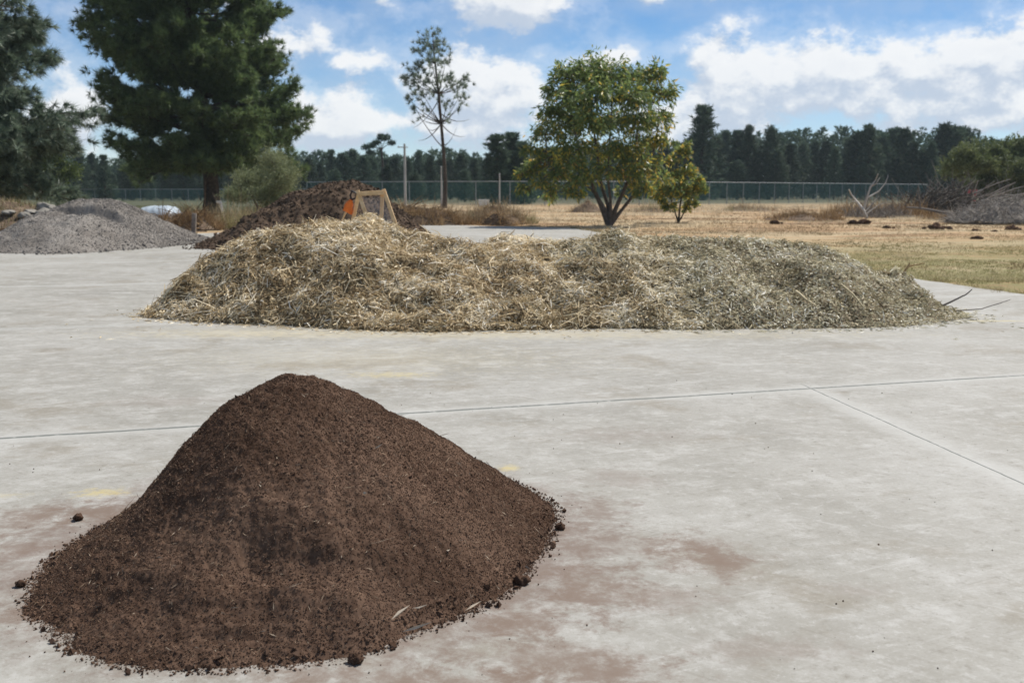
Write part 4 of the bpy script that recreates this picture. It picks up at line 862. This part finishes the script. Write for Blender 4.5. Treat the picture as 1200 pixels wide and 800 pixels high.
# ------------------------------------------------------------------ wooden sieve and spade
def sieve():
    Y = 22.5; T = lambda px, py, dy=0: D(px, py, Y + dy)
    o = np.array([*D(432, 300, Y)[:2], 0]); root = thing('compost_sieve', o, 'A-framed pine sieve with wire mesh standing between the mulch and compost heaps', 'sieve')
    def ext(a, b): a, b = np.array(a), np.array(b); t = a[2] / (a[2] - b[2]); return a + (b - a) * t      # carry a leg down to the ground
    a0, a1 = T(420, 226.5, -.05), T(450.5, 225, .0)
    f0, f1 = ext(a0, T(434, 266, -.35)), ext(a1, T(466, 270, -.35)); g0, g1 = ext(a0 + [-.0, .07, 0], T(412.5, 263, .35)), ext(a1 + [-.05, .07, 0], T(446.5, 264, .35))
    def part(name, segs, mat='pine_wood'):
        mb = MB()
        for p, q, w, d in segs: beam(mb, np.array(p) - o, np.array(q) - o, w, d, (0, 1, 0))
        mb.build(name, M[mat], root)
    up = unit(a0 - f0) * .06
    part('leg', [(f0, a0 + up, .075, .045)]); part('leg', [(f1, a1 + up, .075, .045)]); part('leg', [(g0, a0 + [0, .07, .0], .075, .045)]); part('leg', [(g1, a1 + [-.05, .07, 0], .075, .045)])
    part('top_bar', [(a0 + [.02, -.045, -.01], a1 + [0, -.045, -.01], .09, .05)])
    lo0, lo1 = f0 + (a0 - f0) * .16, f1 + (a1 - f1) * .16; part('bottom_bar', [(lo0, lo1, .08, .045)])
    hi0, hi1 = a0 + (f0 - a0) * .06, a1 + (f1 - a1) * .06
    mb = MB(); mb.add(np.array([lo0, lo1, hi1, hi0]) - o + np.array([0, .03, 0]), [[0, 1, 2, 3]]); L = np.linalg.norm(hi0 - lo0); m_ = mb.build('wire_mesh', M['sieve_mesh'], root); set_uv(m_, [(0, 0), (.55, 0), (.55, L), (0, L)])
    # spade leaning behind it
    s1, s0 = T(412.5, 233, .25), ext(T(412.5, 233, .25), T(401, 258, .45)); sp = thing('spade', (s0[0], s0[1], 0), 'wooden-shafted spade with a black grip leaning behind the sieve', 'spade'); so = np.array([s0[0], s0[1], 0])
    ax = unit(s1 - s0); side = unit(np.cross(ax, [0, 1, 0])); mb = MB(); tube(mb, [s0 + ax * .25 - so, s1 - so], .019, 8); mb.build('shaft', M['pine_wood'], sp)
    mb = MB(); q = np.array([s1 - ax * .02, s1 + ax * .05 + side * .06, s1 + ax * .16 + side * .07, s1 + ax * .165 - side * .07, s1 + ax * .05 - side * .06, s1 - ax * .02]) - so; tube(mb, q, .023, 8); mb.build('grip', M['black_plastic'], sp)
    mb = MB(); u = np.linspace(-1, 1, 9); v = np.linspace(0, 1, 9); UU, VV = np.meshgrid(u, v, indexing='ij'); wd = .10 * np.where(VV < .6, 1, 1 - ((VV - .6) / .42) ** 2 * .9)
    BP = (s0 + ax * .30)[None, None] - ax * (VV * .30)[..., None] + side * (UU * wd)[..., None] + np.array([0, 1, 0]) * (.02 * UU ** 2)[..., None] - so
    i, j = np.meshgrid(np.arange(8), np.arange(8), indexing='ij'); mb.add(BP.reshape(-1, 3), np.stack([i * 9 + j, (i + 1) * 9 + j, (i + 1) * 9 + j + 1, i * 9 + j + 1], -1).reshape(-1, 4), smooth=True); b_ = mb.build('blade', M['galvanised'], sp); sm = b_.modifiers.new('s', 'SOLIDIFY'); sm.thickness = .006
    # orange cloth tied round the shaft
    mb = MB(); c = T(409, 240.5, .15); n_, m2 = 18, 15; a = np.linspace(0, 2 * math.pi, n_, endpoint=False); t = np.linspace(0, 1, m2); AA, TT = np.meshgrid(a, t)
    rad = .03 + .055 * np.sin(np.clip(TT, 0, 1) * math.pi * .75) + .035 * np.sin(3 * AA + TT * 4) * TT + .02 * np.sin(7 * AA)* TT
    V = c[None, None] + ax * (.13 - .30 * TT)[..., None] + side * ((np.cos(AA) * 1.1 - .35 * TT) * rad)[..., None] + np.array([0, 1, 0]) * (np.sin(AA) * rad * .8)[..., None]
    i, j = np.meshgrid(np.arange(m2 - 1), np.arange(n_), indexing='ij'); mb.add((V - c).reshape(-1, 3), np.stack([i * n_ + j, i * n_ + (j + 1) % n_, (i + 1) * n_ + (j + 1) % n_, (i + 1) * n_ + j], -1).reshape(-1, 4), smooth=True)
    tag(mb.build('cloth', M['orange_cloth'], loc=c), 'orange cloth wrapped round the spade shaft beside the sieve', 'cloth')
sieve()

# ------------------------------------------------------------------ left background: stones, plank, tarp, brush
def stones():
    # low bank of rubble and weeds on which they lie
    c = np.array([-18.2, 38.5]); mb = MB(); sx, sy = 5.2, 3.0
    bank = lambda x, y: 1.25 * np.exp(-(((x - c[0]) / sx) ** 2 + ((y - c[1]) / sy) ** 2) * 1.6) + .18 * fbm(x * .9, y * .9, 4, 91) - .08
    grid_mesh(mb, np.linspace(c[0] - 8, c[0] + 6, 80), np.linspace(c[1] - 4.5, c[1] + 5, 60), lambda x, y: np.where(bank(x, y) > -.02, bank(x, y), -.3))
    n = 5000; x, y = c[0] + rng.normal(0, 3.5, n), c[1] + rng.normal(0, 2., n); z = bank(x, y); k = z > .05; x, y, z = x[k], y[k], z[k]; n = len(x)
    needles(mb, np.stack([x, y, z - .02], -1), np.stack([rng.normal(0, .4, n), rng.normal(0, .4, n), np.ones(n)], -1), rng.uniform(.1, .3, n), .03, rng.uniform(0, 1, n), rng.choice([0., .8], n, p=[.45, .55]), 1)
    tag(mb.build('earth_bank', [M['earth'], M['grass']]), 'low weedy earth bank under the stones, left of the gravel heap', 'bank')
    for k, (px, py, s, lab) in enumerate([(67, 238, .22, 'upright pale egg-shaped stone, left one of the pair on top of the rubble'), (75, 238, .19, 'pale stone leaning right, right one of the pair on top of the rubble'), (51, 243, .26, 'round grey boulder left of the pale pair of stones'), (60, 244, .18, 'small pale stone wedged below the pale pair'),
                                          (36, 249, .28, 'wide flat grey stone in the middle of the rubble'), (41, 255, .24, 'pale flat stone low on the rubble'), (53, 251, .26, 'grey stone between the boulder and the gravel heap'), (28, 253, .16, 'small brownish stone left of the wide flat stone'), (22, 266, .10, 'small white stone low in the weeds of the bank'), (11, 249, .24, 'flat white slab of stone at the far left above the plank'), (46, 262, .2, 'grey stone half buried where the bank meets the gravel heap'), (57, 258, .15, 'small grey stone at the edge of the gravel')]):
        p = surf_pt(bank, px, py + 3, 20, 60); mb = MB(); tall = k in (0, 1)
        if np.linalg.norm(p[:2]) < 25: p = D(px, py, 37.)
        p = D(px, py, min(max(p[1], 34.5), 39.5)); zb = float(bank(p[:1], p[1:2])[0])
        rock(mb, (0, 0, 0), (s * .85, s * .8, s * 1.1) if tall else (s * 1.2, s, s * (.4 if k in (4, 5, 9) else .75)), 400 + k, 3, .3)
        # support stones sit a little into the bank below
        p[2] = min(p[2], zb + s * .55) if zb > .05 else p[2]
        tag(mb.build('stone', M['stone'], loc=p), lab, 'stone', 'stones on the bank at the left')
    p = D(22, 252, 35.2); mb = MB(); beam(mb, [-1.2, 0, -.03], [1.0, .1, .10], .28, .07, (0, 1, 0)); p[2] = float(bank(p[:1], p[1:2])[0]) + .10; tag(mb.build('plank', M['rust_wood'], loc=p), 'rusty brown plank lying on the bank at the left edge', 'plank')
    return bank
bank_h = stones()

def tarp():
    Y = 48.; k = Y / F; b = D(188, 262, Y); b[2] = 0; mb = MB(); n, m = 40, 16
    u = np.linspace(-1, 1, n); v = np.linspace(-1, 1, m); U, V_ = np.meshgrid(u, v, indexing='ij')
    zt = D(188, 241, Y)[2]; z = zt * (1 - np.maximum(np.abs(U), .0) ** 5 * .75) * (1 - np.abs(V_) ** 4 * .8) + .07 * fbm(U * 4, V_ * 4, 3, 7) - .03 * np.abs(np.sin(U * 9))
    X = U * 25 * k * (1 + .06 * np.abs(V_)); i, j = np.meshgrid(np.arange(n - 1), np.arange(m - 1), indexing='ij')
    mb.add(np.stack([X, V_ * 1.1, np.maximum(z, .02)], -1).reshape(-1, 3), np.stack([i * m + j, (i + 1) * m + j, (i + 1) * m + j + 1, i * m + j + 1], -1).reshape(-1, 4), smooth=True)
    tag(mb.build('tarp', M['tarp'], loc=b), 'white-blue tarp draped over a low pile behind the gravel heap', 'tarp')
tarp()

def tuft_heap(name, px0, px1, py_base, py_top, Y, label, cat, mats, n, L, seed, soil=True, depth=1.0, up=1.0, w=.03, bmat='earth', twigs=0):
    """mound of earth or brush with standing weeds"""
    global rng
    old = rng; rng = np.random.default_rng(seed); x0, x1 = (px0 - 600) / F * Y, (px1 - 600) / F * Y; cx = (x0 + x1) / 2; zt = max(H - (py_top - HY) / F * Y, .15); rx = (x1 - x0) / 2
    flat = .42 if cat in ('weeds', 'grass clump') else .8
    hf = lambda x, y: zt * flat * np.clip(1 - np.abs(x / rx) ** 2.2 - np.abs(y / depth) ** 2.2, -.2, 1) + np.clip(1 - np.hypot(x / rx, y / depth), 0, 1) * zt * .55 * fbm(x * 1.6, y * 1.6, 4, seed)
    mb = MB(); V, Fq = polar_heap((0, 0), lambda t: 1.02 / np.sqrt((np.cos(t) / rx) ** 2 + (np.sin(t) / depth) ** 2), hf, 40, 90); mb.add(V, Fq, .4, .5, 0, True)
    r = np.sqrt(rng.uniform(0, 1.7, n)); t = rng.uniform(0, 6.283, n); x, y = r * np.cos(t) * rx, r * np.sin(t) * depth; k = (fbm(x * 1.4 + cx, y * 1.4, 3, seed + 9) + rng.normal(0, .15, n) > -.12 + .35 * np.clip(r - .8, 0, 1)); r, x, y = r[k], x[k], y[k]; n = len(x); L = L * rng.lognormal(0, .4, n); z = np.maximum(hf(x, y), 0)
    A = np.stack([rng.normal(0, .55, n), rng.normal(0, .55, n), np.full(n, up) + rng.normal(0, .3, n)], -1)
    patch = fbm(x * .9 + cx, y * .9, 3, seed + 3)
    needles(mb, np.stack([x, y, z - .03], -1), A, L * rng.uniform(.5, 1.3, n), w, np.clip(rng.normal(.5, .25, n) + patch * .5, 0, 1), np.where(patch > .18, .7, .0), 1)
    for _ in range(twigs):
        p = np.array([rng.uniform(-1, 1) * rx * .9, rng.uniform(-1, 1) * depth * .8, 0]); p[2] = max(hf(p[:1], p[1:2])[0], 0); d = unit(np.array([rng.normal(), rng.normal() * .6, rng.uniform(-.1, .5)])); tube(mb, [p, p + d * .5 + [0, 0, .04], p + d * 1.], [.02, .014, .006], 4, 1, rng.uniform(0, .5), cap=False)
    rng = old
    return tag(mb.build(name, mats if isinstance(mats, list) else [M[bmat], M[mats]], loc=(cx, Y, 0)), label, cat)
tuft_heap('brush_heap', 182, 258, 272, 248, 44.5, 'rusty brown heap of dead brush between the gravel heap and the large pine', 'brush heap', 'rust_grass', 5000, .42, 501, depth=1.2, twigs=60)
tuft_heap('grass_clump', 244, 312, 268, 252, 47, 'tall tan grass clump at the foot of the large pine', 'grass clump', 'grass', 4200, .55, 502, depth=1.6, up=1.4, bmat='earth')
tuft_heap('grass_clump', 296, 336, 266, 248, 54, 'orange-brown weeds in front of the olive shrub', 'grass clump', 'rust_grass', 2600, .6, 503, depth=1.4, up=1.5)
tuft_heap('earth_mound', 426, 545, 266, 240, 51, 'dark earth mound with weeds on top behind the wooden sieve', 'earth mound', [M['compost'], M['rust_grass']], 6500, .42, 504, depth=1.7, twigs=50)
tuft_heap('earth_mound', 538, 618, 264, 240, 52.5, 'earth mound tufted with straw-coloured grass beside the far end of the slab', 'earth mound', [M['earth'], M['grass']], 6500, .40, 505, depth=1.8)
tuft_heap('earth_mound', 560, 602, 264, 250, 50.6, 'small dark overhanging clump of roots and grass at the slab edge', 'earth mound', [M['compost'], M['rust_grass']], 1800, .35, 506, depth=.6, up=.2)
tuft_heap('earth_mound', 668, 708, 245, 236, 78, 'low greyish mound behind the round tree', 'earth mound', [M['earth'], M['grass']], 1200, .25, 507, depth=1.5)
# stake, standpipe, teal drum, white box
def post_stump():
    b = G(227, 272); mb = MB(); beam(mb, [0, 0, -.05], [.05, 0, .72], .16, .12, (0, 1, 0)); tag(mb.build('wooden_stake', M['grey_wood'], loc=b), 'short grey wooden stake at the edge of the slab by the brush heap', 'stake')
    Y = 60; b = D(262, 262, Y); b[2] = 0; root = thing('standpipe', b, 'white crooked standpipe at the foot of the large pine trunk', 'pipe'); T = lambda x, y: D(x, y, Y) - b
    mb = MB(); tube(mb, [[0, 0, 0], T(261, 250), T(259, 240), T(257.5, 235)], .07, 8); mb.build('riser', M['white_pipe'], root); mb = MB(); tube(mb, [T(260, 239) + [0, -.03, 0], T(256, 236.5) + [0, -.03, 0], T(254, 237) + [0, -.03, 0]], .065, 8); mb.build('outlet', M['white_pipe'], root)
    Y = 58; b = D(317.5, 260, Y); b[2] = 0; h = D(317, 238, Y)[2]; root = thing('drum', b, 'pale teal plastic drum half hidden between the olive shrub and the compost heap', 'drum'); mb = MB(); prof = [(.0, 0), (.24, 0), (.27, .06), (.27, h * .32), (.285, h * .34), (.27, h * .36), (.27, h * .66), (.285, h * .68), (.27, h * .70), (.27, h - .05), (.24, h)]
    a = np.arange(24) / 24 * 2 * math.pi; V = np.array([[r * math.cos(q), r * math.sin(q), z] for r, z in prof for q in a]); i, j = np.meshgrid(np.arange(len(prof) - 1), np.arange(24), indexing='ij'); mb.add(V, np.stack([i * 24 + j, i * 24 + (j + 1) % 24, (i + 1) * 24 + (j + 1) % 24, (i + 1) * 24 + j], -1).reshape(-1, 4), smooth=True); mb.build('body', M['teal_plastic'], root)
    mb = MB(); tube(mb, [[0, 0, h - .02], [0, 0, h + .03]], .235, 20); mb.build('lid', M['white_pipe'], root)
    Y = 104; b = D(567, 240, Y); b[2] = 0; mb = MB(); hh = D(567, 234.5, Y)[2]; box(mb, (0, 0, hh - .3), (1.0, .7, .6), None, 0, .5, .04); [box(mb, (sx * .42, sy * .28, (hh - .6) / 2), (.08, .08, hh - .6), None, 0, .5, .01) for sx in (-1, 1) for sy in (-1, 1)]; box(mb, (0, 0, hh + .03), (1.1, .8, .05), None, 0, .5, .01)
    tag(mb.build('water_trough', M['white_pipe'], loc=b), 'small white box on legs near the fence behind the grassy mound', 'box')
post_stump()

# ------------------------------------------------------------------ right background: dead branches and twigs
def brush():
    global rng
    old = rng; rng = np.random.default_rng(600)
    # pale crooked dead branch standing in the scrub
    Y = 62.; b = D(1016, 256, Y); b[2] = 0; mb = MB(); T = lambda x, y, d=0: D(x, y, Y + d) - b
    for pts, r in [([(1016, 256), (1012, 246), (1004, 236), (997, 227), (995, 222)], .085), ([(1012, 246), (1016, 232), (1020, 219), (1026, 211), (1029, 204)], .07), ([(1020, 219), (1027, 215), (1031, 208)], .05), ([(1016, 232), (1030, 224), (1038, 214), (1041, 205)], .045), ([(1004, 236), (1000, 236), (994, 232)], .03), ([(1016, 250), (1030, 240), (1045, 236)], .04), ([(1014, 248), (1024, 236), (1030, 230)], .03)]:
        q = np.array([T(x, y, rng.uniform(-.4, .4)) for x, y in pts]); q[0, 2] = max(q[0, 2], 0); tube(mb, q, np.linspace(r, r * .35, len(q)), 6, 0, rng.uniform(.7, 1.))
    tag(mb.build('dead_branch', M['dead_wood'], loc=b), 'pale forked dead branch standing out of the dry scrub', 'branch')
    # scrub of fine dead twigs round it
    def twig_mass(name, px0, px1, pyb, pyt, Y, n, lab, cat, tone, r, mat='dead_wood', lean=(0, 0), Lm=1.0, dep=1.2, dome=True, under=None):
        x0, x1 = (px0 - 600) / F * Y, (px1 - 600) / F * Y; cx, rx = (x0 + x1) / 2, (x1 - x0) / 2; zt = max(H - (pyt - HY) / F * Y, .2); mb = MB()
        hf = lambda x, y: zt * np.clip(1 - (x / rx) ** 2 - (y / dep) ** 2, 0, 1) ** .6 * (.85 + .9 * fbm(x * 1.3, y * 1.3, 3, int(px0)))
        if under: V, Fq = polar_heap((0, 0), lambda t: .98 / np.sqrt((np.cos(t) / rx) ** 2 + (np.sin(t) / dep) ** 2), lambda x, y: hf(x, y) * .8, 20, 60); mb.add(V, Fq, tone[0], .5, 0, True)
        t = rng.uniform(0, 6.283, n); q = np.sqrt(rng.uniform(0, 1, n)); x, y = q * np.cos(t) * rx, q * np.sin(t) * dep; z = hf(x, y) * (rng.uniform(.45, 1.12, n) if dome else rng.uniform(0, .3, n))
        d = unit(np.stack([rng.normal(lean[0], .8, n), rng.normal(0, .6, n), rng.normal(lean[1], .55, n)], -1)); l = Lm * rng.uniform(.4, 1.3, n)
        for k in range(n):
            p = np.array([x[k], y[k], z[k]]); e = p + d[k] * l[k]; e[2] = max(e[2], .02); m_ = (p + e) / 2 + rng.normal(0, .07 * l[k], 3); m_[2] = max(m_[2], .02)
            tube(mb, [p, m_, e], [r, r * .7, r * .3], 3, 0, rng.uniform(*tone), cap=False)
        return tag(mb.build(name, M[mat], loc=(cx, Y, 0)), lab, cat)
    twig_mass('scrub', 990, 1060, 250, 232, 64, 420, 'dry grey-brown scrub round the pale dead branch', 'scrub', (.1, .7), .016, lean=(0, .6), Lm=1.1, dep=2., dome=False)
    twig_mass('twig_heap', 1108, 1262, 263, 238, 53, 3600, 'grey heap of fine dead twigs at the right edge', 'twig heap', (.35, .9), .013, lean=(0, 0), Lm=.7, dep=2.4, under=True)
    twig_mass('branch_heap', 1050, 1140, 247, 228, 70, 480, 'dark tangled heap of felled branches behind the grey log', 'branch heap', (.0, .3), .045, lean=(.6, .3), Lm=2., dep=1.8)
    twig_mass('branch_heap', 1116, 1250, 240, 226, 74, 190, 'heap of bleached felled branches leaning right in front of the dull-green shrub', 'branch heap', (.0, .45), .034, lean=(.6, .5), Lm=1.7, dep=2.4)
    # individual bleached stalks leaning over that heap
    for k, (xa, ya, xb, yb) in enumerate([(1146, 227, 1166, 212), (1152, 222, 1184, 210), (1168, 224, 1190, 214), (1176, 226, 1202, 218), (1172, 232, 1212, 226), (1140, 231, 1146, 212), (1133, 222, 1144, 210), (1155, 234, 1178, 222)]):
        a, e = D(xa, ya, 72), D(xb, yb, 71.5); a0 = a + (a - e) * .6; a0[2] = max(a0[2], .3)
        stick([a0, a, (a + e) / 2 + np.array([0, 0, .06]), e], .05, 'bleached dead stalk leaning right out of the branch heap at the right edge', 'dead_branch', 'dead_wood', .75 + .03 * k, 'bleached stalks leaning out of the branch heap')
    Y = 60; p, q = D(1062, 243, Y), D(1116, 250, Y); p[2] = max(p[2], .2); q[2] = max(q[2], .12); root = thing('log', (p + q) / 2 * np.array([1, 1, 0]), 'long grey log lying in the dry grass before the branch heap', 'log'); o = np.array(root.location)
    mb = MB(); t = np.linspace(0, 1, 9)[:, None]; tube(mb, p + (q - p) * t + np.array([0, 0, 1]) * .04 * np.sin(t * 5) - o, np.linspace(.05, .10, 9), 10, 0, .4); mb.build('trunk', M['dead_wood'], root)
    mb = MB(); tube(mb, [p + (q - p) * .3 - o, p + (q - p) * .28 + [0, -.1, .4] - o, p + (q - p) * .22 + [0, -.15, .7] - o], [.05, .04, .02], 6, 0, .4); mb.build('branch_stub', M['dead_wood'], root)
    Y = 78; b = D(1137, 240, Y); b[2] = 0; mb = MB(); c = D(1137, 228, Y) - b; n, m = 14, 12; U, V_ = np.meshgrid(np.linspace(-1, 1, n), np.linspace(0, 1, m), indexing='ij'); i, j = np.meshgrid(np.arange(n - 1), np.arange(m - 1), indexing='ij')
    mb.add(np.stack([.32 * U * (1 - .3 * V_), -.2 + .10 * np.sin(U * 5 + V_ * 3), (c[2] + .35) * (1 - V_)], -1).reshape(-1, 3), np.stack([i * m + j, (i + 1) * m + j, (i + 1) * m + j + 1, i * m + j + 1], -1).reshape(-1, 4), smooth=True)
    o_ = tag(mb.build('rag', M['red_cloth'], loc=b), 'faded red rag hanging among the dead branches', 'rag'); o_.modifiers.new('s', 'SOLIDIFY').thickness = .02
    # dark lumps lying about the grass
    for k, (px, py, s, lab) in enumerate([(1096, 269, .30, 'largest dark clod of turned earth in the dry field at the right'), (1107, 268, .16, 'small dark clod just right of the largest clod in the field'), (1039, 268, .17, 'dark round clod in the field below the dead branch'), (1012, 262, .26, 'brown clod at the foot of the dead branch'), (1000, 262, .2, 'brown clod left of the dead branch foot'), (1186, 270, .24, 'dark clod in front of the grey twig heap'), (1144, 281, .17, 'dark flat clod nearest in the dry field'), (1143, 271, .13, 'small brown clod before the grey twig heap'), (908, 262, .2, 'dark low clod left in the field, beside the brown weeds'), (1166, 272, .1, 'smallest brown clod beside the dark clod at the right')]):
        g = G(px, py); mb = MB(); rock(mb, (0, 0, s * .25), (s * 1.0, s * .7, s * .5), 700 + k, 3, .6, .4, freq=2.2); nn = 40; d = rand_unit(nn); d[:, 2] = np.abs(d[:, 2]); crumbs(mb, d * np.array([s * 1.1, s * .8, s * .45]) + [0, 0, s * .2], rng.uniform(.08, .25, nn) * s, rng.uniform(0, .7, nn))
        for q in range(5): rock(mb, (rng.normal(0, s * .9), rng.normal(0, s * .6), s * .12), (s * rng.uniform(.2, .5),) * 3, 730 + 7 * k + q, 2, .6, rng.uniform(.2, .7), freq=2.2)
        tag(mb.build('earth_clod', M['soil'], loc=(g[0], g[1], 0)), lab, 'clod', 'clods lying in the dry field')
    rng = old
    tuft_heap('weed_clump', 896, 975, 262, 246, 60, 'low mound of brown dead weeds in the field, left of the dead branch', 'weeds', [M['earth'], M['rust_grass']], 3400, .35, 610, depth=2.2, twigs=30)
    tuft_heap('weed_clump', 968, 1022, 258, 241, 69, 'tan and brown dead weeds just left of the dead branch', 'weeds', 'rust_grass', 2400, .6, 613, depth=2., up=1.3, twigs=25)
    tuft_heap('weed_clump', 846, 900, 246, 238, 84, 'low tan weeds in the field right of the sapling', 'weeds', 'grass', 1500, .45, 614, depth=2., up=1.3)
    tuft_heap('weed_clump', 1085, 1180, 262, 250, 60, 'low rusty weeds between the log and the twig heap', 'weeds', [M['earth'], M['rust_grass']], 2200, .35, 615, depth=1.2, up=1.2)
    tuft_heap('weed_clump', 1020, 1082, 256, 238, 66, 'taller orange-brown dead weeds between the dead branch and the log', 'weeds', 'rust_grass', 2600, .7, 611, depth=1.6, up=1.5)
    tuft_heap('weed_clump', 740, 790, 250, 240, 82, 'thin tan weeds behind the sapling', 'weeds', 'grass', 900, .6, 612, depth=1.4, up=1.5)
brush()

# ------------------------------------------------------------------ grass over the field
def grass():
    mb = MB(); N = 100000
    Yd = 1 / rng.uniform(1 / 112, 1 / 15.5, N); pxs = rng.uniform(-160, 1380, N); x = (pxs - 600) / F * Yd; y = Yd
    on = (x < EDGE(y) + rng.normal(0, .05, N) + .02) & (y < 47.3 - .35 * np.abs(x + 1)) ; on |= (x < EDGE(y)) & (y < np.interp(x, [-34, -20, -12, -7.5, -4.6, 3], [35, 37.5, 40, 46, 51, 47]))
    k = ~on & (fbm(x * .35, y * .5, 4, 803) + rng.normal(0, .12, N) > -.2); x, y = x[k], y[k]; n = len(x); z = ground_z(x, y)
    pt = fbm(x * .12, y * .22, 4, 801); p2 = fbm(x * .8, y * .8, 3, 802)
    green = np.clip((46 - y) / 18, 0, 1) * np.clip(.75 + 1.8 * p2, 0, 1) * .95
    litter_shade = (y > 66 + 8 * pt * 2) & (x < -13); green = np.where(litter_shade, 1.2, green)  # blades over the litter turn dark green, pine shade painted into their tone
    tall = np.where(y < 38, .05, .07 + .22 * np.clip((y - 38) / 40, 0, 1) * np.clip(.4 + 2.2 * pt, .1, 1.4))
    nb = 5; s = np.clip(y / 30, .6, 3.2)
    C = np.repeat(np.stack([x, y, z], -1), nb, 0) + rng.normal(0, .05, (n * nb, 3)) * np.array([1, 1, 0]) * np.repeat(s, nb)[:, None]
    A = np.stack([rng.normal(0, .6, n * nb), rng.normal(0, .6, n * nb), np.ones(n * nb)], -1)
    tn = np.clip(rng.normal(.52, .17, n * nb) + np.repeat(pt * 1.4 + p2 * .6 - .55 * litter_shade, nb), 0, 1)
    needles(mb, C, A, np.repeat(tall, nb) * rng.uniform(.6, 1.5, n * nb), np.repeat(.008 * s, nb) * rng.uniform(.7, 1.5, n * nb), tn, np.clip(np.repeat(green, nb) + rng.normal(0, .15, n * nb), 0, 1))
    # tufts creeping over the edge of the slab
    n = 2600; y = 1 / rng.uniform(1 / 46, 1 / 14, n); x = EDGE(y) + rng.normal(.08, .13, n) + .1 * fbm(y * .8, y * 0, 3, 805); k = fbm(y * .7, x * .7, 3, 806) + rng.normal(0, .1, n) > -.05; x, y = x[k], y[k]; n = len(x); s = np.clip(y / 30, .6, 2)
    nb = 7; C = np.repeat(np.stack([x, y, np.full(n, -.02)], -1), nb, 0) + rng.normal(0, .035, (n * nb, 3)) * np.array([1, 1, 0]); A = np.stack([rng.normal(-.2, .7, n * nb), rng.normal(0, .7, n * nb), np.ones(n * nb)], -1)
    needles(mb, C, A, rng.uniform(.05, .17, n * nb), np.repeat(.008 * s, nb), rng.normal(.45, .2, n * nb).clip(0, 1), rng.uniform(0, .8, n * nb))
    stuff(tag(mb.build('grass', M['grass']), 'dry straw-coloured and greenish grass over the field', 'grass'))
grass()

# ------------------------------------------------------------------ the air
def haze():
    mb = MB(); box(mb, (0, 480, 14), (3300, 1640, 34)); m = bpy.data.materials.new('thin_air'); m.use_nodes = True; nt = m.node_tree; nt.nodes.clear()
    out = nt.nodes.new('ShaderNodeOutputMaterial'); v = nt.nodes.new('ShaderNodeVolumePrincipled'); v.inputs['Density'].default_value = .0002; v.inputs['Color'].default_value = (.80, .95, 1, 1)
    lk(nt, v.outputs[0], out.inputs['Volume']); o = mb.build('haze', m); o['kind'] = 'stuff'; o['label'] = 'thin bluish haze in the air over the field'; o['category'] = 'haze'
haze()
